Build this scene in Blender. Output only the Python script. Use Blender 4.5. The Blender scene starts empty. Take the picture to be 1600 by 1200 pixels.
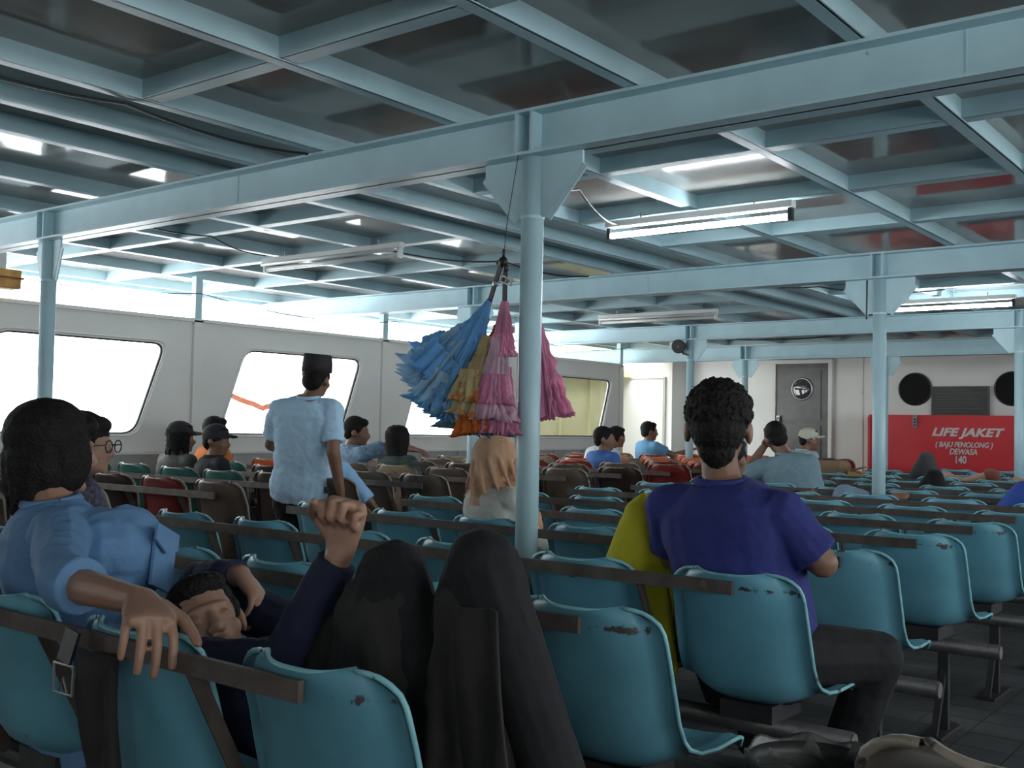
import bpy, math, random
import numpy as np
from mathutils import Vector, Matrix, noise
random.seed(7)
V = Vector
scene = bpy.context.scene
COL = scene.collection

# ---------------------------------------------------------------- camera
cam = bpy.data.cameras.new('camera')
cam.sensor_width = 36.0
cam.lens = 1674.26 / 1600 * 36.0
cam.clip_start = 0.05
cam.clip_end = 400
cam_ob = bpy.data.objects.new('camera', cam)
COL.objects.link(cam_ob)
def cam_matrix(yaw, pitch, roll, loc):
    f = V((math.sin(yaw) * math.cos(pitch), math.cos(yaw) * math.cos(pitch), math.sin(pitch)))
    r = V((math.cos(yaw), -math.sin(yaw), 0))
    u = r.cross(f)
    c, s = math.cos(roll), math.sin(roll)
    r2, u2 = c * r + s * u, -s * r + c * u
    m = Matrix((r2, u2, -f)).transposed().to_4x4()
    m.translation = loc
    return m
cam_ob.matrix_world = cam_matrix(math.radians(-37.8526), math.radians(2.2063), math.radians(1.0977), V((0, 0, 1.2)))
scene.camera = cam_ob

# ---------------------------------------------------------------- world, daylight, exposure
world = bpy.data.worlds.new('overcast_sky')
scene.world = world
world.use_nodes = True
wn = world.node_tree
bg = wn.nodes['Background']
bg.inputs['Color'].default_value = (0.965, 0.985, 1.0, 1)
bg.inputs['Strength'].default_value = 5.0
vs = scene.view_settings
vs.view_transform = 'Standard'
vs.look = 'None'
vs.gamma = 1.0
vs.use_curve_mapping = False
vs.exposure = 1.15
cy = scene.cycles
cy.max_bounces = 9
cy.diffuse_bounces = 6
cy.glossy_bounces = 4
cy.transmission_bounces = 4
cy.transparent_max_bounces = 8
cy.sample_clamp_indirect = 6.0
cy.caustics_reflective = False
cy.caustics_refractive = False
def portal(loc, rot, sx, sy):
    l = bpy.data.lights.new('daylight_portal', 'AREA')
    l.shape = 'RECTANGLE'; l.size = sx; l.size_y = sy
    l.cycles.is_portal = True
    o = bpy.data.objects.new('daylight_portal', l)
    o.location = loc; o.rotation_euler = rot
    COL.objects.link(o)

# ---------------------------------------------------------------- materials
MATS = {}
def mat(name, col, rough=0.55, var=0.0, vscale=8.0, bump=0.0, bscale=40.0, metal=0.0, stain=None, sscale=6.0,
        sthr=0.62, rnd=0.0, spec=0.5, emit=None, stretch=None):
    """Principled material: base colour with noise variation, optional stain patches, fine bump, per-object tint."""
    if name in MATS: return MATS[name]
    m = bpy.data.materials.new(name); m.use_nodes = True
    nt = m.node_tree; n = nt.nodes; L = nt.links
    b = n['Principled BSDF']
    b.inputs['Roughness'].default_value = rough
    b.inputs['Metallic'].default_value = metal
    b.inputs['Specular IOR Level'].default_value = spec
    tc = n.new('ShaderNodeTexCoord')
    mp = n.new('ShaderNodeMapping')
    L.new(tc.outputs['Object'], mp.inputs['Vector'])
    if stretch: mp.inputs['Scale'].default_value = stretch
    vec = mp.outputs['Vector']
    if rnd or stain:
        oi = n.new('ShaderNodeObjectInfo')
        ad = n.new('ShaderNodeVectorMath'); ad.operation = 'ADD'
        cb = n.new('ShaderNodeCombineXYZ')
        ml = n.new('ShaderNodeMath'); ml.operation = 'MULTIPLY'; ml.inputs[1].default_value = 37.0
        L.new(oi.outputs['Random'], ml.inputs[0]); L.new(ml.outputs[0], cb.inputs[0]); L.new(ml.outputs[0], cb.inputs[1])
        L.new(vec, ad.inputs[0]); L.new(cb.outputs[0], ad.inputs[1]); vec = ad.outputs[0]
    c = None
    rgb = n.new('ShaderNodeRGB'); rgb.outputs[0].default_value = (*col, 1); c = rgb.outputs[0]
    if var:
        no = n.new('ShaderNodeTexNoise'); no.inputs['Scale'].default_value = vscale; no.inputs['Detail'].default_value = 4
        L.new(vec, no.inputs['Vector'])
        mr = n.new('ShaderNodeMapRange'); mr.inputs[1].default_value = 0.3; mr.inputs[2].default_value = 0.7
        mr.inputs[3].default_value = 1 - var; mr.inputs[4].default_value = 1 + var
        L.new(no.outputs[0], mr.inputs[0])
        mu = n.new('ShaderNodeVectorMath'); mu.operation = 'SCALE'
        L.new(c, mu.inputs[0]); L.new(mr.outputs[0], mu.inputs['Scale']); c = mu.outputs[0]
    if rnd:
        mr = n.new('ShaderNodeMapRange'); mr.inputs[3].default_value = 1 - rnd; mr.inputs[4].default_value = 1 + rnd
        L.new(oi.outputs['Random'], mr.inputs[0])
        mu = n.new('ShaderNodeVectorMath'); mu.operation = 'SCALE'
        L.new(c, mu.inputs[0]); L.new(mr.outputs[0], mu.inputs['Scale']); c = mu.outputs[0]
    if stain:
        no = n.new('ShaderNodeTexNoise'); no.inputs['Scale'].default_value = sscale; no.inputs['Detail'].default_value = 6
        no.inputs['Roughness'].default_value = 0.65
        L.new(vec, no.inputs['Vector'])
        mr = n.new('ShaderNodeMapRange'); mr.inputs[1].default_value = sthr; mr.inputs[2].default_value = sthr + 0.04
        L.new(no.outputs[0], mr.inputs[0])
        mx = n.new('ShaderNodeMix'); mx.data_type = 'RGBA'
        L.new(mr.outputs[0], mx.inputs[0]); L.new(c, mx.inputs[6]); mx.inputs[7].default_value = (*stain, 1)
        c = mx.outputs[2]
    L.new(c, b.inputs['Base Color'])
    if bump:
        no = n.new('ShaderNodeTexNoise'); no.inputs['Scale'].default_value = bscale; no.inputs['Detail'].default_value = 3
        L.new(vec, no.inputs['Vector'])
        bp = n.new('ShaderNodeBump'); bp.inputs['Strength'].default_value = bump; bp.inputs['Distance'].default_value = 0.02
        L.new(no.outputs[0], bp.inputs['Height']); L.new(bp.outputs[0], b.inputs['Normal'])
    if emit:
        b.inputs['Emission Color'].default_value = (*emit[0], 1); b.inputs['Emission Strength'].default_value = emit[1]
    MATS[name] = m
    return m
def glass_mat():
    m = bpy.data.materials.new('window_glass'); m.use_nodes = True
    nt = m.node_tree; n = nt.nodes; n.clear()
    o = n.new('ShaderNodeOutputMaterial'); mx = n.new('ShaderNodeMixShader')
    t = n.new('ShaderNodeBsdfTransparent'); g = n.new('ShaderNodeBsdfGlossy'); g.inputs['Roughness'].default_value = 0.03
    t.inputs['Color'].default_value = (0.93, 0.95, 0.95, 1)
    mx.inputs[0].default_value = 0.07
    nt.links.new(t.outputs[0], mx.inputs[1]); nt.links.new(g.outputs[0], mx.inputs[2]); nt.links.new(mx.outputs[0], o.inputs[0])
    return m
M_GLASS = glass_mat()
M_BEAM = mat('pale_teal_paint', (0.42, 0.60, 0.66), 0.38, 0.06, 5, 0.05, 60, stain=(0.25, 0.30, 0.28), sscale=9, sthr=0.72)
M_PLATE = mat('dark_varnished_plate', (0.33, 0.315, 0.30), 0.09, 0.18, 1.5, 0.02, 12, spec=0.6)
M_WALL = mat('grey_white_wall_paint', (0.74, 0.74, 0.71), 0.5, 0.04, 2, 0.04, 50)
M_WALL2 = mat('grey_lower_wall_paint', (0.40, 0.41, 0.40), 0.5, 0.05, 3, 0.04, 50)
M_BULK = mat('off_white_bulkhead_paint', (0.76, 0.77, 0.74), 0.5, 0.06, 1.5, 0.04, 40, stain=(0.48, 0.44, 0.30), sscale=1.1, sthr=0.66)
M_CREAM = mat('cream_outer_paint', (0.62, 0.57, 0.34), 0.6, 0.06, 2)
M_WHITE = mat('white_enamel', (0.78, 0.79, 0.78), 0.35)
M_RUBBER = mat('black_rubber', (0.02, 0.02, 0.022), 0.6)
M_TILE = mat('grey_floor_tile', (0.060, 0.060, 0.060), 0.55, 0.2, 6, 0.05, 40, rnd=0.18)
M_GROUT = mat('dark_grout', (0.03, 0.03, 0.03), 0.9)
M_CYAN = mat('cyan_moulded_plastic', (0.125, 0.335, 0.43), 0.38, 0.16, 5, 0.03, 60, stain=(0.05, 0.055, 0.05), sscale=10, sthr=0.70, rnd=0.14)
def scuff_band(m, z0, z1, col):
    """ragged grime where the steel rail has rubbed the shell"""
    nt = m.node_tree; n = nt.nodes; L = nt.links; b = n['Principled BSDF']
    src = b.inputs['Base Color'].links[0].from_socket
    tc = n.new('ShaderNodeTexCoord'); sp = n.new('ShaderNodeSeparateXYZ'); L.new(tc.outputs['Object'], sp.inputs[0])
    oi = n.new('ShaderNodeObjectInfo'); ad = n.new('ShaderNodeVectorMath'); ad.operation = 'ADD'
    ml = n.new('ShaderNodeMath'); ml.operation = 'MULTIPLY'; ml.inputs[1].default_value = 91; L.new(oi.outputs['Random'], ml.inputs[0])
    L.new(tc.outputs['Object'], ad.inputs[0]); L.new(ml.outputs[0], ad.inputs[1])
    no = n.new('ShaderNodeTexNoise'); no.inputs['Scale'].default_value = 14; no.inputs['Detail'].default_value = 6; no.inputs['Roughness'].default_value = .7
    L.new(ad.outputs[0], no.inputs['Vector'])
    d = n.new('ShaderNodeMath'); d.operation = 'SUBTRACT'; L.new(sp.outputs[2], d.inputs[0]); d.inputs[1].default_value = (z0 + z1) / 2
    a = n.new('ShaderNodeMath'); a.operation = 'ABSOLUTE'; L.new(d.outputs[0], a.inputs[0])
    mr = n.new('ShaderNodeMapRange'); mr.inputs[1].default_value = (z1 - z0) * 1.7; mr.inputs[2].default_value = 0; mr.inputs[3].default_value = -.25; mr.inputs[4].default_value = .13
    L.new(a.outputs[0], mr.inputs[0])
    s = n.new('ShaderNodeMath'); s.operation = 'ADD'; L.new(no.outputs[0], s.inputs[0]); L.new(mr.outputs[0], s.inputs[1])
    t = n.new('ShaderNodeMapRange'); t.inputs[1].default_value = .63; t.inputs[2].default_value = .67; L.new(s.outputs[0], t.inputs[0])
    mx = n.new('ShaderNodeMix'); mx.data_type = 'RGBA'; L.new(t.outputs[0], mx.inputs[0]); L.new(src, mx.inputs[6]); mx.inputs[7].default_value = (*col, 1)
    L.new(mx.outputs[2], b.inputs['Base Color'])
scuff_band(M_CYAN, 0.745, 0.775, (0.06, 0.055, 0.05))
M_CYANRIM = mat('worn_cyan_rim', (0.24, 0.52, 0.58), 0.4, 0.2, 18, stain=(0.10, 0.09, 0.08), sscale=14, sthr=0.62)
M_RAIL = mat('rusty_brown_steel', (0.085, 0.065, 0.055), 0.6, 0.35, 16, 0.1, 70, stain=(0.17, 0.11, 0.07), sscale=12, sthr=0.66)
M_FRAME = mat('black_worn_steel', (0.03, 0.029, 0.03), 0.45, 0.3, 14, 0.1, 60, stain=(0.14, 0.12, 0.10), sscale=16, sthr=0.68)
M_BLACK = mat('black_plastic', (0.015, 0.015, 0.017), 0.45)
M_STEEL = mat('dull_steel', (0.35, 0.35, 0.34), 0.4, metal=0.8)
M_SKIN = mat('brown_skin', (0.24, 0.125, 0.08), 0.5, 0.08, 20, 0.05, 120)
M_SKIN2 = mat('light_brown_skin', (0.36, 0.20, 0.14), 0.5, 0.08, 20, 0.05, 120)
M_HAIR = mat('black_hair', (0.010, 0.008, 0.008), 0.65, 0.4, 60, 0.4, 150, spec=0.22)
M_TROUSER = mat('black_trouser_cloth', (0.007, 0.007, 0.008), 0.85, 0.2, 30, 0.1, 200)
M_SHOE = mat('dark_shoe_leather', (0.02, 0.018, 0.016), 0.5)
def cloth(name, col, bump=0.25, **k):
    return mat(name, col, 0.85, k.pop('var', 0.05), k.pop('vscale', 9), bump, k.pop('bscale', 18), **k)

# ---------------------------------------------------------------- mesh helpers
class MB:
    def __init__(s): s.v = []; s.f = []
    def add(s, vs_, fs):
        k = len(s.v); s.v += [tuple(p) for p in vs_]; s.f += [tuple(i + k for i in f) for f in fs]; return s
    def box(s, c, d, R=None):
        x, y, z = d[0] / 2, d[1] / 2, d[2] / 2
        P = [V((a, b, e)) for e in (-z, z) for b in (-y, y) for a in (-x, x)]
        if R: P = [R @ p for p in P]
        c = V(c)
        return s.add([p + c for p in P], [(0, 2, 3, 1), (4, 5, 7, 6), (0, 1, 5, 4), (2, 6, 7, 3), (0, 4, 6, 2), (1, 3, 7, 5)])
    def lim(s, x0, x1, y0, y1, z0, z1):
        return s.box(((x0 + x1) / 2, (y0 + y1) / 2, (z0 + z1) / 2), (abs(x1 - x0), abs(y1 - y0), abs(z1 - z0)))
    def bar(s, a, b, w, h, up=(0, 0, 1)):
        a, b = V(a), V(b); d = (b - a); l = d.length; d.normalize()
        x = d.cross(V(up)); 
        if x.length < 1e-4: x = d.cross(V((0, 1, 0)))
        x.normalize(); u = x.cross(d)
        return s.box((a + b) / 2, (w, l, h), Matrix((x, d, u)).transposed())
    def tube(s, pts, r, seg=8, caps=True):
        pts = [V(p) for p in pts]; n = len(pts); rs = r if isinstance(r, (list, tuple)) else [r] * n
        vs_ = []; prev = None
        for i, p in enumerate(pts):
            d = (pts[min(i + 1, n - 1)] - pts[max(i - 1, 0)]).normalized()
            if prev is None:
                a = d.cross(V((0, 0, 1)))
                if a.length < 1e-3: a = d.cross(V((0, 1, 0)))
            else:
                a = prev - d * prev.dot(d)
            a.normalize(); prev = a; b = d.cross(a)
            for k in range(seg):
                t = 2 * math.pi * k / seg
                vs_.append(p + (a * math.cos(t) + b * math.sin(t)) * rs[i])
        fs = [(i * seg + k, i * seg + (k + 1) % seg, (i + 1) * seg + (k + 1) % seg, (i + 1) * seg + k) for i in range(n - 1) for k in range(seg)]
        if caps: fs += [tuple(reversed(range(seg))), tuple(range((n - 1) * seg, n * seg))]
        return s.add(vs_, fs)
    def cyl(s, a, b, r, seg=20): return s.tube([a, b], r, seg)
    def grid(s, P):
        nu, nv = len(P), len(P[0])
        return s.add([p for r in P for p in r], [(i * nv + j, (i + 1) * nv + j, (i + 1) * nv + j + 1, i * nv + j + 1) for i in range(nu - 1) for j in range(nv - 1)])
    def prism(s, poly, off):
        off = V(off); n = len(poly); a = [V(p) for p in poly]
        return s.add(a + [p + off for p in a], [tuple(reversed(range(n))), tuple(range(n, 2 * n))] + [(i, (i + 1) % n, n + (i + 1) % n, n + i) for i in range(n)])
    def ell(s, c, r, R=None, nu=12, nv=8):
        c = V(c); vs_ = [c + (R @ V((0, 0, r[2])) if R else V((0, 0, r[2])))]
        for j in range(1, nv):
            ph = math.pi * j / nv
            for i in range(nu):
                th = 2 * math.pi * i / nu
                p = V((r[0] * math.sin(ph) * math.cos(th), r[1] * math.sin(ph) * math.sin(th), r[2] * math.cos(ph)))
                vs_.append(c + (R @ p if R else p))
        p = V((0, 0, -r[2])); vs_.append(c + (R @ p if R else p))
        fs = [(0, 1 + i, 1 + (i + 1) % nu) for i in range(nu)]
        for j in range(nv - 2):
            fs += [(1 + j * nu + i, 1 + (j + 1) * nu + i, 1 + (j + 1) * nu + (i + 1) % nu, 1 + j * nu + (i + 1) % nu) for i in range(nu)]
        k = 1 + (nv - 2) * nu
        fs += [(k + i, len(vs_) - 1, k + (i + 1) % nu) for i in range(nu)]
        return s.add(vs_, fs)
    def cap(s, a, b, r0, r1, seg=10):
        """tapered capsule"""
        a, b = V(a), V(b); d = (b - a)
        if d.length < 1e-5: return s.ell(a, (r0,) * 3)
        d.normalize()
        pts = []; rs = []
        for t in (85, 60, 30): pts.append(a - d * r0 * math.sin(math.radians(t))); rs.append(r0 * math.cos(math.radians(t)))
        pts += [a, b]; rs += [r0, r1]
        for t in (30, 60, 85): pts.append(b + d * r1 * math.sin(math.radians(t))); rs.append(r1 * math.cos(math.radians(t)))
        return s.tube(pts, rs, seg)
    def loft(s, secs, seg=16, pw=2.3):
        """closed loft; each section = (centre, axis_a, axis_b, ra, rb)"""
        vs_ = []
        for c, a, b, ra, rb in secs:
            for k in range(seg):
                t = 2 * math.pi * k / seg; ct, st = math.cos(t), math.sin(t)
                e = 2 / pw
                vs_.append(V(c) + V(a) * (ra * math.copysign(abs(ct) ** e, ct)) + V(b) * (rb * math.copysign(abs(st) ** e, st)))
        n = len(secs)
        fs = [(i * seg + k, i * seg + (k + 1) % seg, (i + 1) * seg + (k + 1) % seg, (i + 1) * seg + k) for i in range(n - 1) for k in range(seg)]
        fs += [tuple(reversed(range(seg))), tuple(range((n - 1) * seg, n * seg))]
        return s.add(vs_, fs)
    def mesh(s, name, m=None, smooth=False):
        me = bpy.data.meshes.new(name); me.from_pydata(s.v, [], s.f); me.validate()
        if m: me.materials.append(m)
        if smooth: me.polygons.foreach_set('use_smooth', [True] * len(me.polygons))
        me.update(); return me
    def build(s, name, m, parent=None, smooth=False):
        return link(name, s.mesh(name, m, smooth), parent)
def link(name, data, parent=None):
    o = bpy.data.objects.new(name, data); COL.objects.link(o)
    if parent:
        o.parent = parent
        o.matrix_parent_inverse = Matrix.Translation(-V(parent.location)) if parent.type == 'EMPTY' and parent.parent is None and not any(parent.rotation_euler) else Matrix()
    return o
def thing(name, label, cat, loc=(0, 0, 0), group=None):
    o = bpy.data.objects.new(name, None); COL.objects.link(o); o.location = loc; o.empty_display_size = 0.1
    o['label'] = label; o['category'] = cat
    if group: o['group'] = group
    return o
def tag(o, label, cat, group=None):
    o['label'] = label; o['category'] = cat
    if group: o['group'] = group
    return o
def struct(o): o['kind'] = 'structure'; return o
def bevel(o, w, seg=2):
    m = o.modifiers.new('bevel', 'BEVEL'); m.width = w; m.segments = seg; m.limit_method = 'ANGLE'
    return o
ORD = ['first', 'second', 'third', 'fourth', 'fifth', 'sixth', 'seventh', 'eighth', 'ninth', 'tenth', 'eleventh', 'twelfth', 'thirteenth', 'fourteenth', 'fifteenth', 'sixteenth']
# ================================================================ the room shell
XW, YB = -7.9, 14.5                 # window wall, front bulkhead
XR, YR = 2.82, -4.2                  # right wall, rear wall
ZBB, ZBT, ZS, ZP = 2.263, 2.443, 2.445, 2.522
XO = -9.1                           # roof edge outside the window wall

# floor: tiles laid on a grout bed
TS = 0.21
fl = struct(MB().lim(XO - 0.9, XR, YR, 16.2, -0.12, -0.006).build('floor', M_GROUT))
tile_me = MB().lim(-TS / 2 + 0.003, TS / 2 - 0.003, -TS / 2 + 0.003, TS / 2 - 0.003, -0.006, 0.0).mesh('tile', M_TILE)
near, rest = [], MB()
ix0 = int(math.floor((XW) / TS)); ix1 = int(math.ceil(XR / TS))
for ix in range(ix0, ix1):
    for iy in range(int(YR / TS), int(YB / TS) + 1):
        x, y = -1.315 + TS * round((ix * TS + 1.315) / TS), iy * TS + 0.08
        if not (XW < x < XR): continue
        if -1.9 < x < -0.6 and 2.2 < y < 9.8: near.append((x, y))
        elif y > -1: rest.lim(x - TS / 2 + 0.003, x + TS / 2 - 0.003, y - TS / 2 + 0.003, y + TS / 2 - 0.003, -0.006, 0)
near.sort(key=lambda p: math.hypot(*p)); 
for p in near[300:]: rest.lim(p[0] - TS / 2 + 0.003, p[0] + TS / 2 - 0.003, p[1] - TS / 2 + 0.003, p[1] + TS / 2 - 0.003, -0.006, 0)
for p in near[:300]:
    t = link('tile', tile_me, fl); t.location = (p[0], p[1], 0)
r = rest.build('tile_field', M_TILE, fl); r['kind'] = 'stuff'

# window wall: bays with slanted rounded windows
def rounded_poly(pts, r, n=5):
    out = []
    N = len(pts)
    for i in range(N):
        p0, p1, p2 = V(pts[i - 1]), V(pts[i]), V(pts[(i + 1) % N])
        a, b = (p0 - p1).normalized(), (p2 - p1).normalized()
        A, B = p1 + a * r, p1 + b * r
        for k in range(n + 1):
            t = k / n
            out.append(A * (1 - t) ** 2 + p1 * 2 * t * (1 - t) + B * t * t)
    return out
def panel_with_hole(mb, y0, y1, z0, z1, hole, x0, x1):
    """flat panel in the YZ plane with thickness x0..x1 and a hole (loop of 2D points)"""
    c = V((sum(p[0] for p in hole) / len(hole), sum(p[1] for p in hole) / len(hole)))
    out = []
    for p in hole:
        d = V(p) - c; t = 1e9
        if d.x > 1e-9: t = min(t, (y1 - c.x) / d.x)
        if d.x < -1e-9: t = min(t, (y0 - c.x) / d.x)
        if d.y > 1e-9: t = min(t, (z1 - c.y) / d.y)
        if d.y < -1e-9: t = min(t, (z0 - c.y) / d.y)
        out.append(c + d * t)
    for q in ((y0, z0), (y0, z1), (y1, z0), (y1, z1)):
        i = min(range(len(out)), key=lambda k: (out[k] - V(q)).length); out[i] = V(q)
    n = len(hole)
    vs_ = [(x, p[0], p[1]) for x in (x0, x1) for L in (out, hole) for p in L]
    fs = []
    for i in range(n):
        j = (i + 1) % n
        fs.append((i, j, n + j, n + i)); fs.append((2 * n + i, 3 * n + i, 3 * n + j, 2 * n + j))
        fs.append((i, 2 * n + i, 2 * n + j, j)); fs.append((n + i, n + j, 3 * n + j, 3 * n + i))
    mb.add(vs_, fs)
POSTS = [12.60 - 2.31 * k for k in range(8)]
def side_wall(name, xw, s, w0):
    """s = +1: room lies towards +X of the wall face at xw"""
    def L(a, b, y0, y1, z0, z1): return MB().lim(xw + a * s, xw + b * s, y0, y1, z0, z1)
    yend = 12.62 if s > 0 else YB
    wl = struct(L(-0.05, 0, YR, yend, 0, 0.90).build(name, M_WALL2))
    if s > 0: L(-0.05, 0, 14.05, YB, 0, ZP).build('wall_pier', M_BULK, wl)
    else: L(-0.05, 0, 12.62, YB, 0.925, 2.045).build('wall_pier', M_WALL, wl)
    L(-0.06, 0.025, YR, yend, 0.90, 0.925).build('wall_rail', M_WALL, wl)
    L(-0.06, 0.03, YR, yend, 2.045, 2.075).build('top_rail', M_WALL, wl)
    for y in POSTS:
        L(-0.045, 0.03, y - 0.045, y + 0.045, 0, 2.06).build('stud', M_WALL, wl)
        L(-0.04, 0.02, y - 0.035, y + 0.035, 2.06, ZS).build('roof_post', M_BEAM, wl)
    for k in range(22):
        y = 12.3 - 0.62 * k
        L(0, 0.012, y - 0.012, y + 0.012, 0.04, 0.9).build('batten', M_WALL2, wl)
    for k in range(7):
        ya, yb = POSTS[k + 1], POSTS[k]
        b0 = 10.66 - 2.36 * k if k < 4 else ya + 0.25
        b0 = max(ya + 0.2, min(b0, yb - 1.95))
        if k > (4 if s > 0 else 5):
            MB().lim(xw - 0.05 * s, xw, ya, yb, 0.925, 2.045).build('wall_panel', M_WALL, wl); continue
        if k == 3: b0 += 0.06
        loop = rounded_poly([(b0, 1.07), (b0 + 1.46, 1.07), (b0 + 1.73, 1.84), (b0 + 0.27, 1.84)], 0.12)
        mb = MB(); panel_with_hole(mb, ya, yb, 0.925, 2.045, loop, xw - 0.05 * s, xw)
        mb.build('wall_panel', M_WALL, wl)
        w = struct(MB().tube([(xw - 0.02 * s, p.x, p.y) for p in loop + loop[:2]], 0.014, 6, False).build('window_%d' % (w0 + k), M_RUBBER))
        cen = V((sum(p.x for p in loop) / len(loop), sum(p.y for p in loop) / len(loop)))
        MB().prism([(xw - 0.032 * s, p.x, p.y) for p in loop], (0.005, 0, 0)).build('pane', M_GLASS, w)
        MB().tube([(xw + 0.004 * s, cen.x + (p.x - cen.x) * 1.03, cen.y + (p.y - cen.y) * 1.05) for p in loop + loop[:2]], 0.008, 6, False).build('window_trim', M_WALL, w)
        portal((xw - 0.12 * s, b0 + 0.86, 1.455), (0, -s * math.pi / 2, 0), 0.8, 1.8)
    portal((xw - 0.1 * s, 4.2, 2.26), (0, -s * math.pi / 2, 0), 0.36, 16.8)
side_wall('wall_left', XW, 1, 1)
side_wall('wall_right', XR, -1, 8)
portal((XW - 0.1, 13.33, 1.2), (0, -math.pi / 2, 0), 2.4, 1.45)

# front bulkhead, right and rear walls
wf = struct(MB().lim(XW, XR, YB, YB + 0.08, 0, ZP + 0.02).build('wall_front', M_BULK))
MB().lim(XW, XR, YB - 0.03, YB, 0, 0.12).build('skirting', M_WALL2, wf)
for x in (-5.2, -3.05, -1.2): MB().lim(x - 0.012, x + 0.012, YB - 0.012, YB, 0.12, 2.3).build('seam_batten', M_BULK, wf)
struct(MB().lim(XW, XR, YR - 0.08, YR, 0, ZP).build('wall_rear', M_WALL))
# deck house outside, seen through the side opening and the last window
wo = struct(MB().lim(-9.75, XW - 0.05, 15.6, 15.68, 0, 2.7).build('wall_outer', M_WHITE))
MB().lim(-8.92, -8.88, 15.56, 15.6, 0, 2.05).build('door_jamb', M_WALL2, wo)
MB().lim(-9.75, -8.88, 15.57, 15.6, 2.03, 2.05).build('door_head', M_WALL, wo)
ws = struct(MB().lim(-9.83, -9.75, 11.7, 15.6, 0, 2.7).build('wall_outer_side', M_CREAM))
for y in (12.5, 13.15, 13.8, 14.6): MB().lim(-9.75, -9.70, y - 0.03, y + 0.03, 0, 2.7).build('stiffener', M_CREAM, ws)
MB().lim(-9.75, -9.55, 11.7, 15.6, 2.05, 2.15).build('pipe_ledge', M_CREAM, ws)
struct(MB().lim(XW - 0.05, XW, YB, 15.6, 0, 2.7).build('wall_passage', M_WHITE))

# ceiling plate with longitudinal joists and cross joists
ce = struct(MB().lim(XO, XR + 1.2, YR, 16.2, ZP, ZP + 0.05).build('ceiling', M_PLATE))
JX = [-8.9, -8.05, -7.2, -6.35, -5.50, -4.61, -4.17, -3.70, -2.89, -2.02, -1.19, -0.35, 0.5, 1.35, 2.2, 3.05, 3.9]
def angle_bar(mb, a, b, side, fw=0.056):
    """L-section: upright web and bottom flange"""
    a, b = V(a), V(b); d = (b - a).normalized(); s = V((d.y, -d.x, 0)) * side
    m = (a + b) / 2; l = (b - a).length
    R = Matrix((V((d.y, -d.x, 0)), d, V((0, 0, 1)))).transposed()
    mb.box(m + V((0, 0, (ZS + ZP) / 2)), (0.012, l, ZP - ZS), R)
    mb.box(m + s * fw / 2 + V((0, 0, ZS + 0.006)), (fw, l, 0.012), R)
for x in JX:
    for (ya, yb) in ((YR, 3.38), (3.38, 7.41), (7.41, 11.46), (11.46, 14.5), (14.5, 16.2)):
        if ya == 14.5 and x > XW: continue
        mb = MB(); angle_bar(mb, (x, ya, 0), (x, yb, 0), -1); mb.build('joist', M_BEAM, ce)
CY = [3.38 + 1.007 * k for k in range(-7, 12) if k % 4 != 0]
for y in CY:
    for i in range(len(JX) - 1):
        a, b = JX[i], JX[i + 1]
        if b - a < 0.6: continue
        if y < 3 and -6.4 < a < -3.8: continue
        mb = MB(); angle_bar(mb, (a + 0.006, y, 0.002), (b - 0.006, y, 0.002), -1, 0.075); mb.build('cross_joist', M_BEAM, ce)
MB().lim(XO - 0.02, XO + 0.02, YR, 16.2, ZS - 0.02, ZP + 0.07).build('fascia', M_BEAM, ce)
MB().lim(XR + 1.18, XR + 1.22, YR, 16.2, ZS - 0.02, ZP + 0.07).build('fascia', M_BEAM, ce)

# main transverse beams (I-section) and pillars
def main_beam(y, z0, z1, label):
    t = thing('roof_beam', label, 'beam', (XW, y, z0), 'transverse roof beams')
    MB().lim(XO, XR + 1.2, y - 0.006, y + 0.006, z0, z1).build('web', M_BEAM, t)
    MB().lim(XO, XR + 1.2, y - 0.075, y + 0.075, z0, z0 + 0.012).build('bottom_flange', M_BEAM, t)
    MB().lim(XO, XR + 1.2, y - 0.075, y + 0.075, z1 - 0.012, z1).build('top_flange', M_BEAM, t)
    for x in (-6.2, -2.54):
        for dx in (-0.045, 0.03):
            MB().lim(x + dx, x + dx + 0.012, y - 0.07, y + 0.07, z0 + 0.012, z1 - 0.012).build('web_stiffener', M_BEAM, t)
    for x in (-4.4, -0.9): MB().lim(x, x + 0.006, y - 0.009, y + 0.009, z0 + 0.012, z1 - 0.012).build('weld_seam', M_BEAM, t)
BY = [3.38, 7.41, 11.46]
main_beam(BY[0], ZBB, ZBT, 'nearest pale teal steel roof beam crossing the whole photo')
main_beam(BY[1], ZBB, ZBT, 'second pale teal roof beam, behind the hanging bundle')
main_beam(BY[2], ZBB, ZBT, 'third pale teal roof beam, carrying the pillar with the loudspeaker')
main_beam(12.95, 2.11, 2.30, 'last and lowest pale teal roof beam, before the white bulkhead')
def pillar(x, y, zt, r, label, sides=(1, -1), gw=0.20, gh=0.24):
    t = thing('pillar', label, 'pillar', (x, y, 0), 'steel pillars under the roof beams')
    MB().cyl((x, y, 0), (x, y, zt), r, 28).build('post', M_BEAM, t, True)
    MB().cyl((x, y, 0), (x, y, 0.012), r + 0.05, 28).build('base_plate', M_FRAME, t)
    MB().tube([(x, y, zt - gh - 0.006), (x, y, zt - gh + 0.006)], r + 0.003, 28).build('collar', M_BEAM, t)
    for s in sides:
        xx = x + s * (r - 0.005)
        poly = [(xx, y - 0.006, zt), (xx + s * gw, y - 0.006, zt), (xx + s * gw, y - 0.006, zt - 0.05), (xx + s * 0.03, y - 0.006, zt - gh), (xx, y - 0.006, zt - gh)]
        MB().prism(poly, (0, 0.012, 0)).build('gusset', M_BEAM, t)
        MB().bar((xx + s * gw, y, zt - 0.05), (xx + s * 0.03, y, zt - gh), 0.05, 0.008, (0, 1, 0)).build('gusset_flange', M_BEAM, t)
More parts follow.
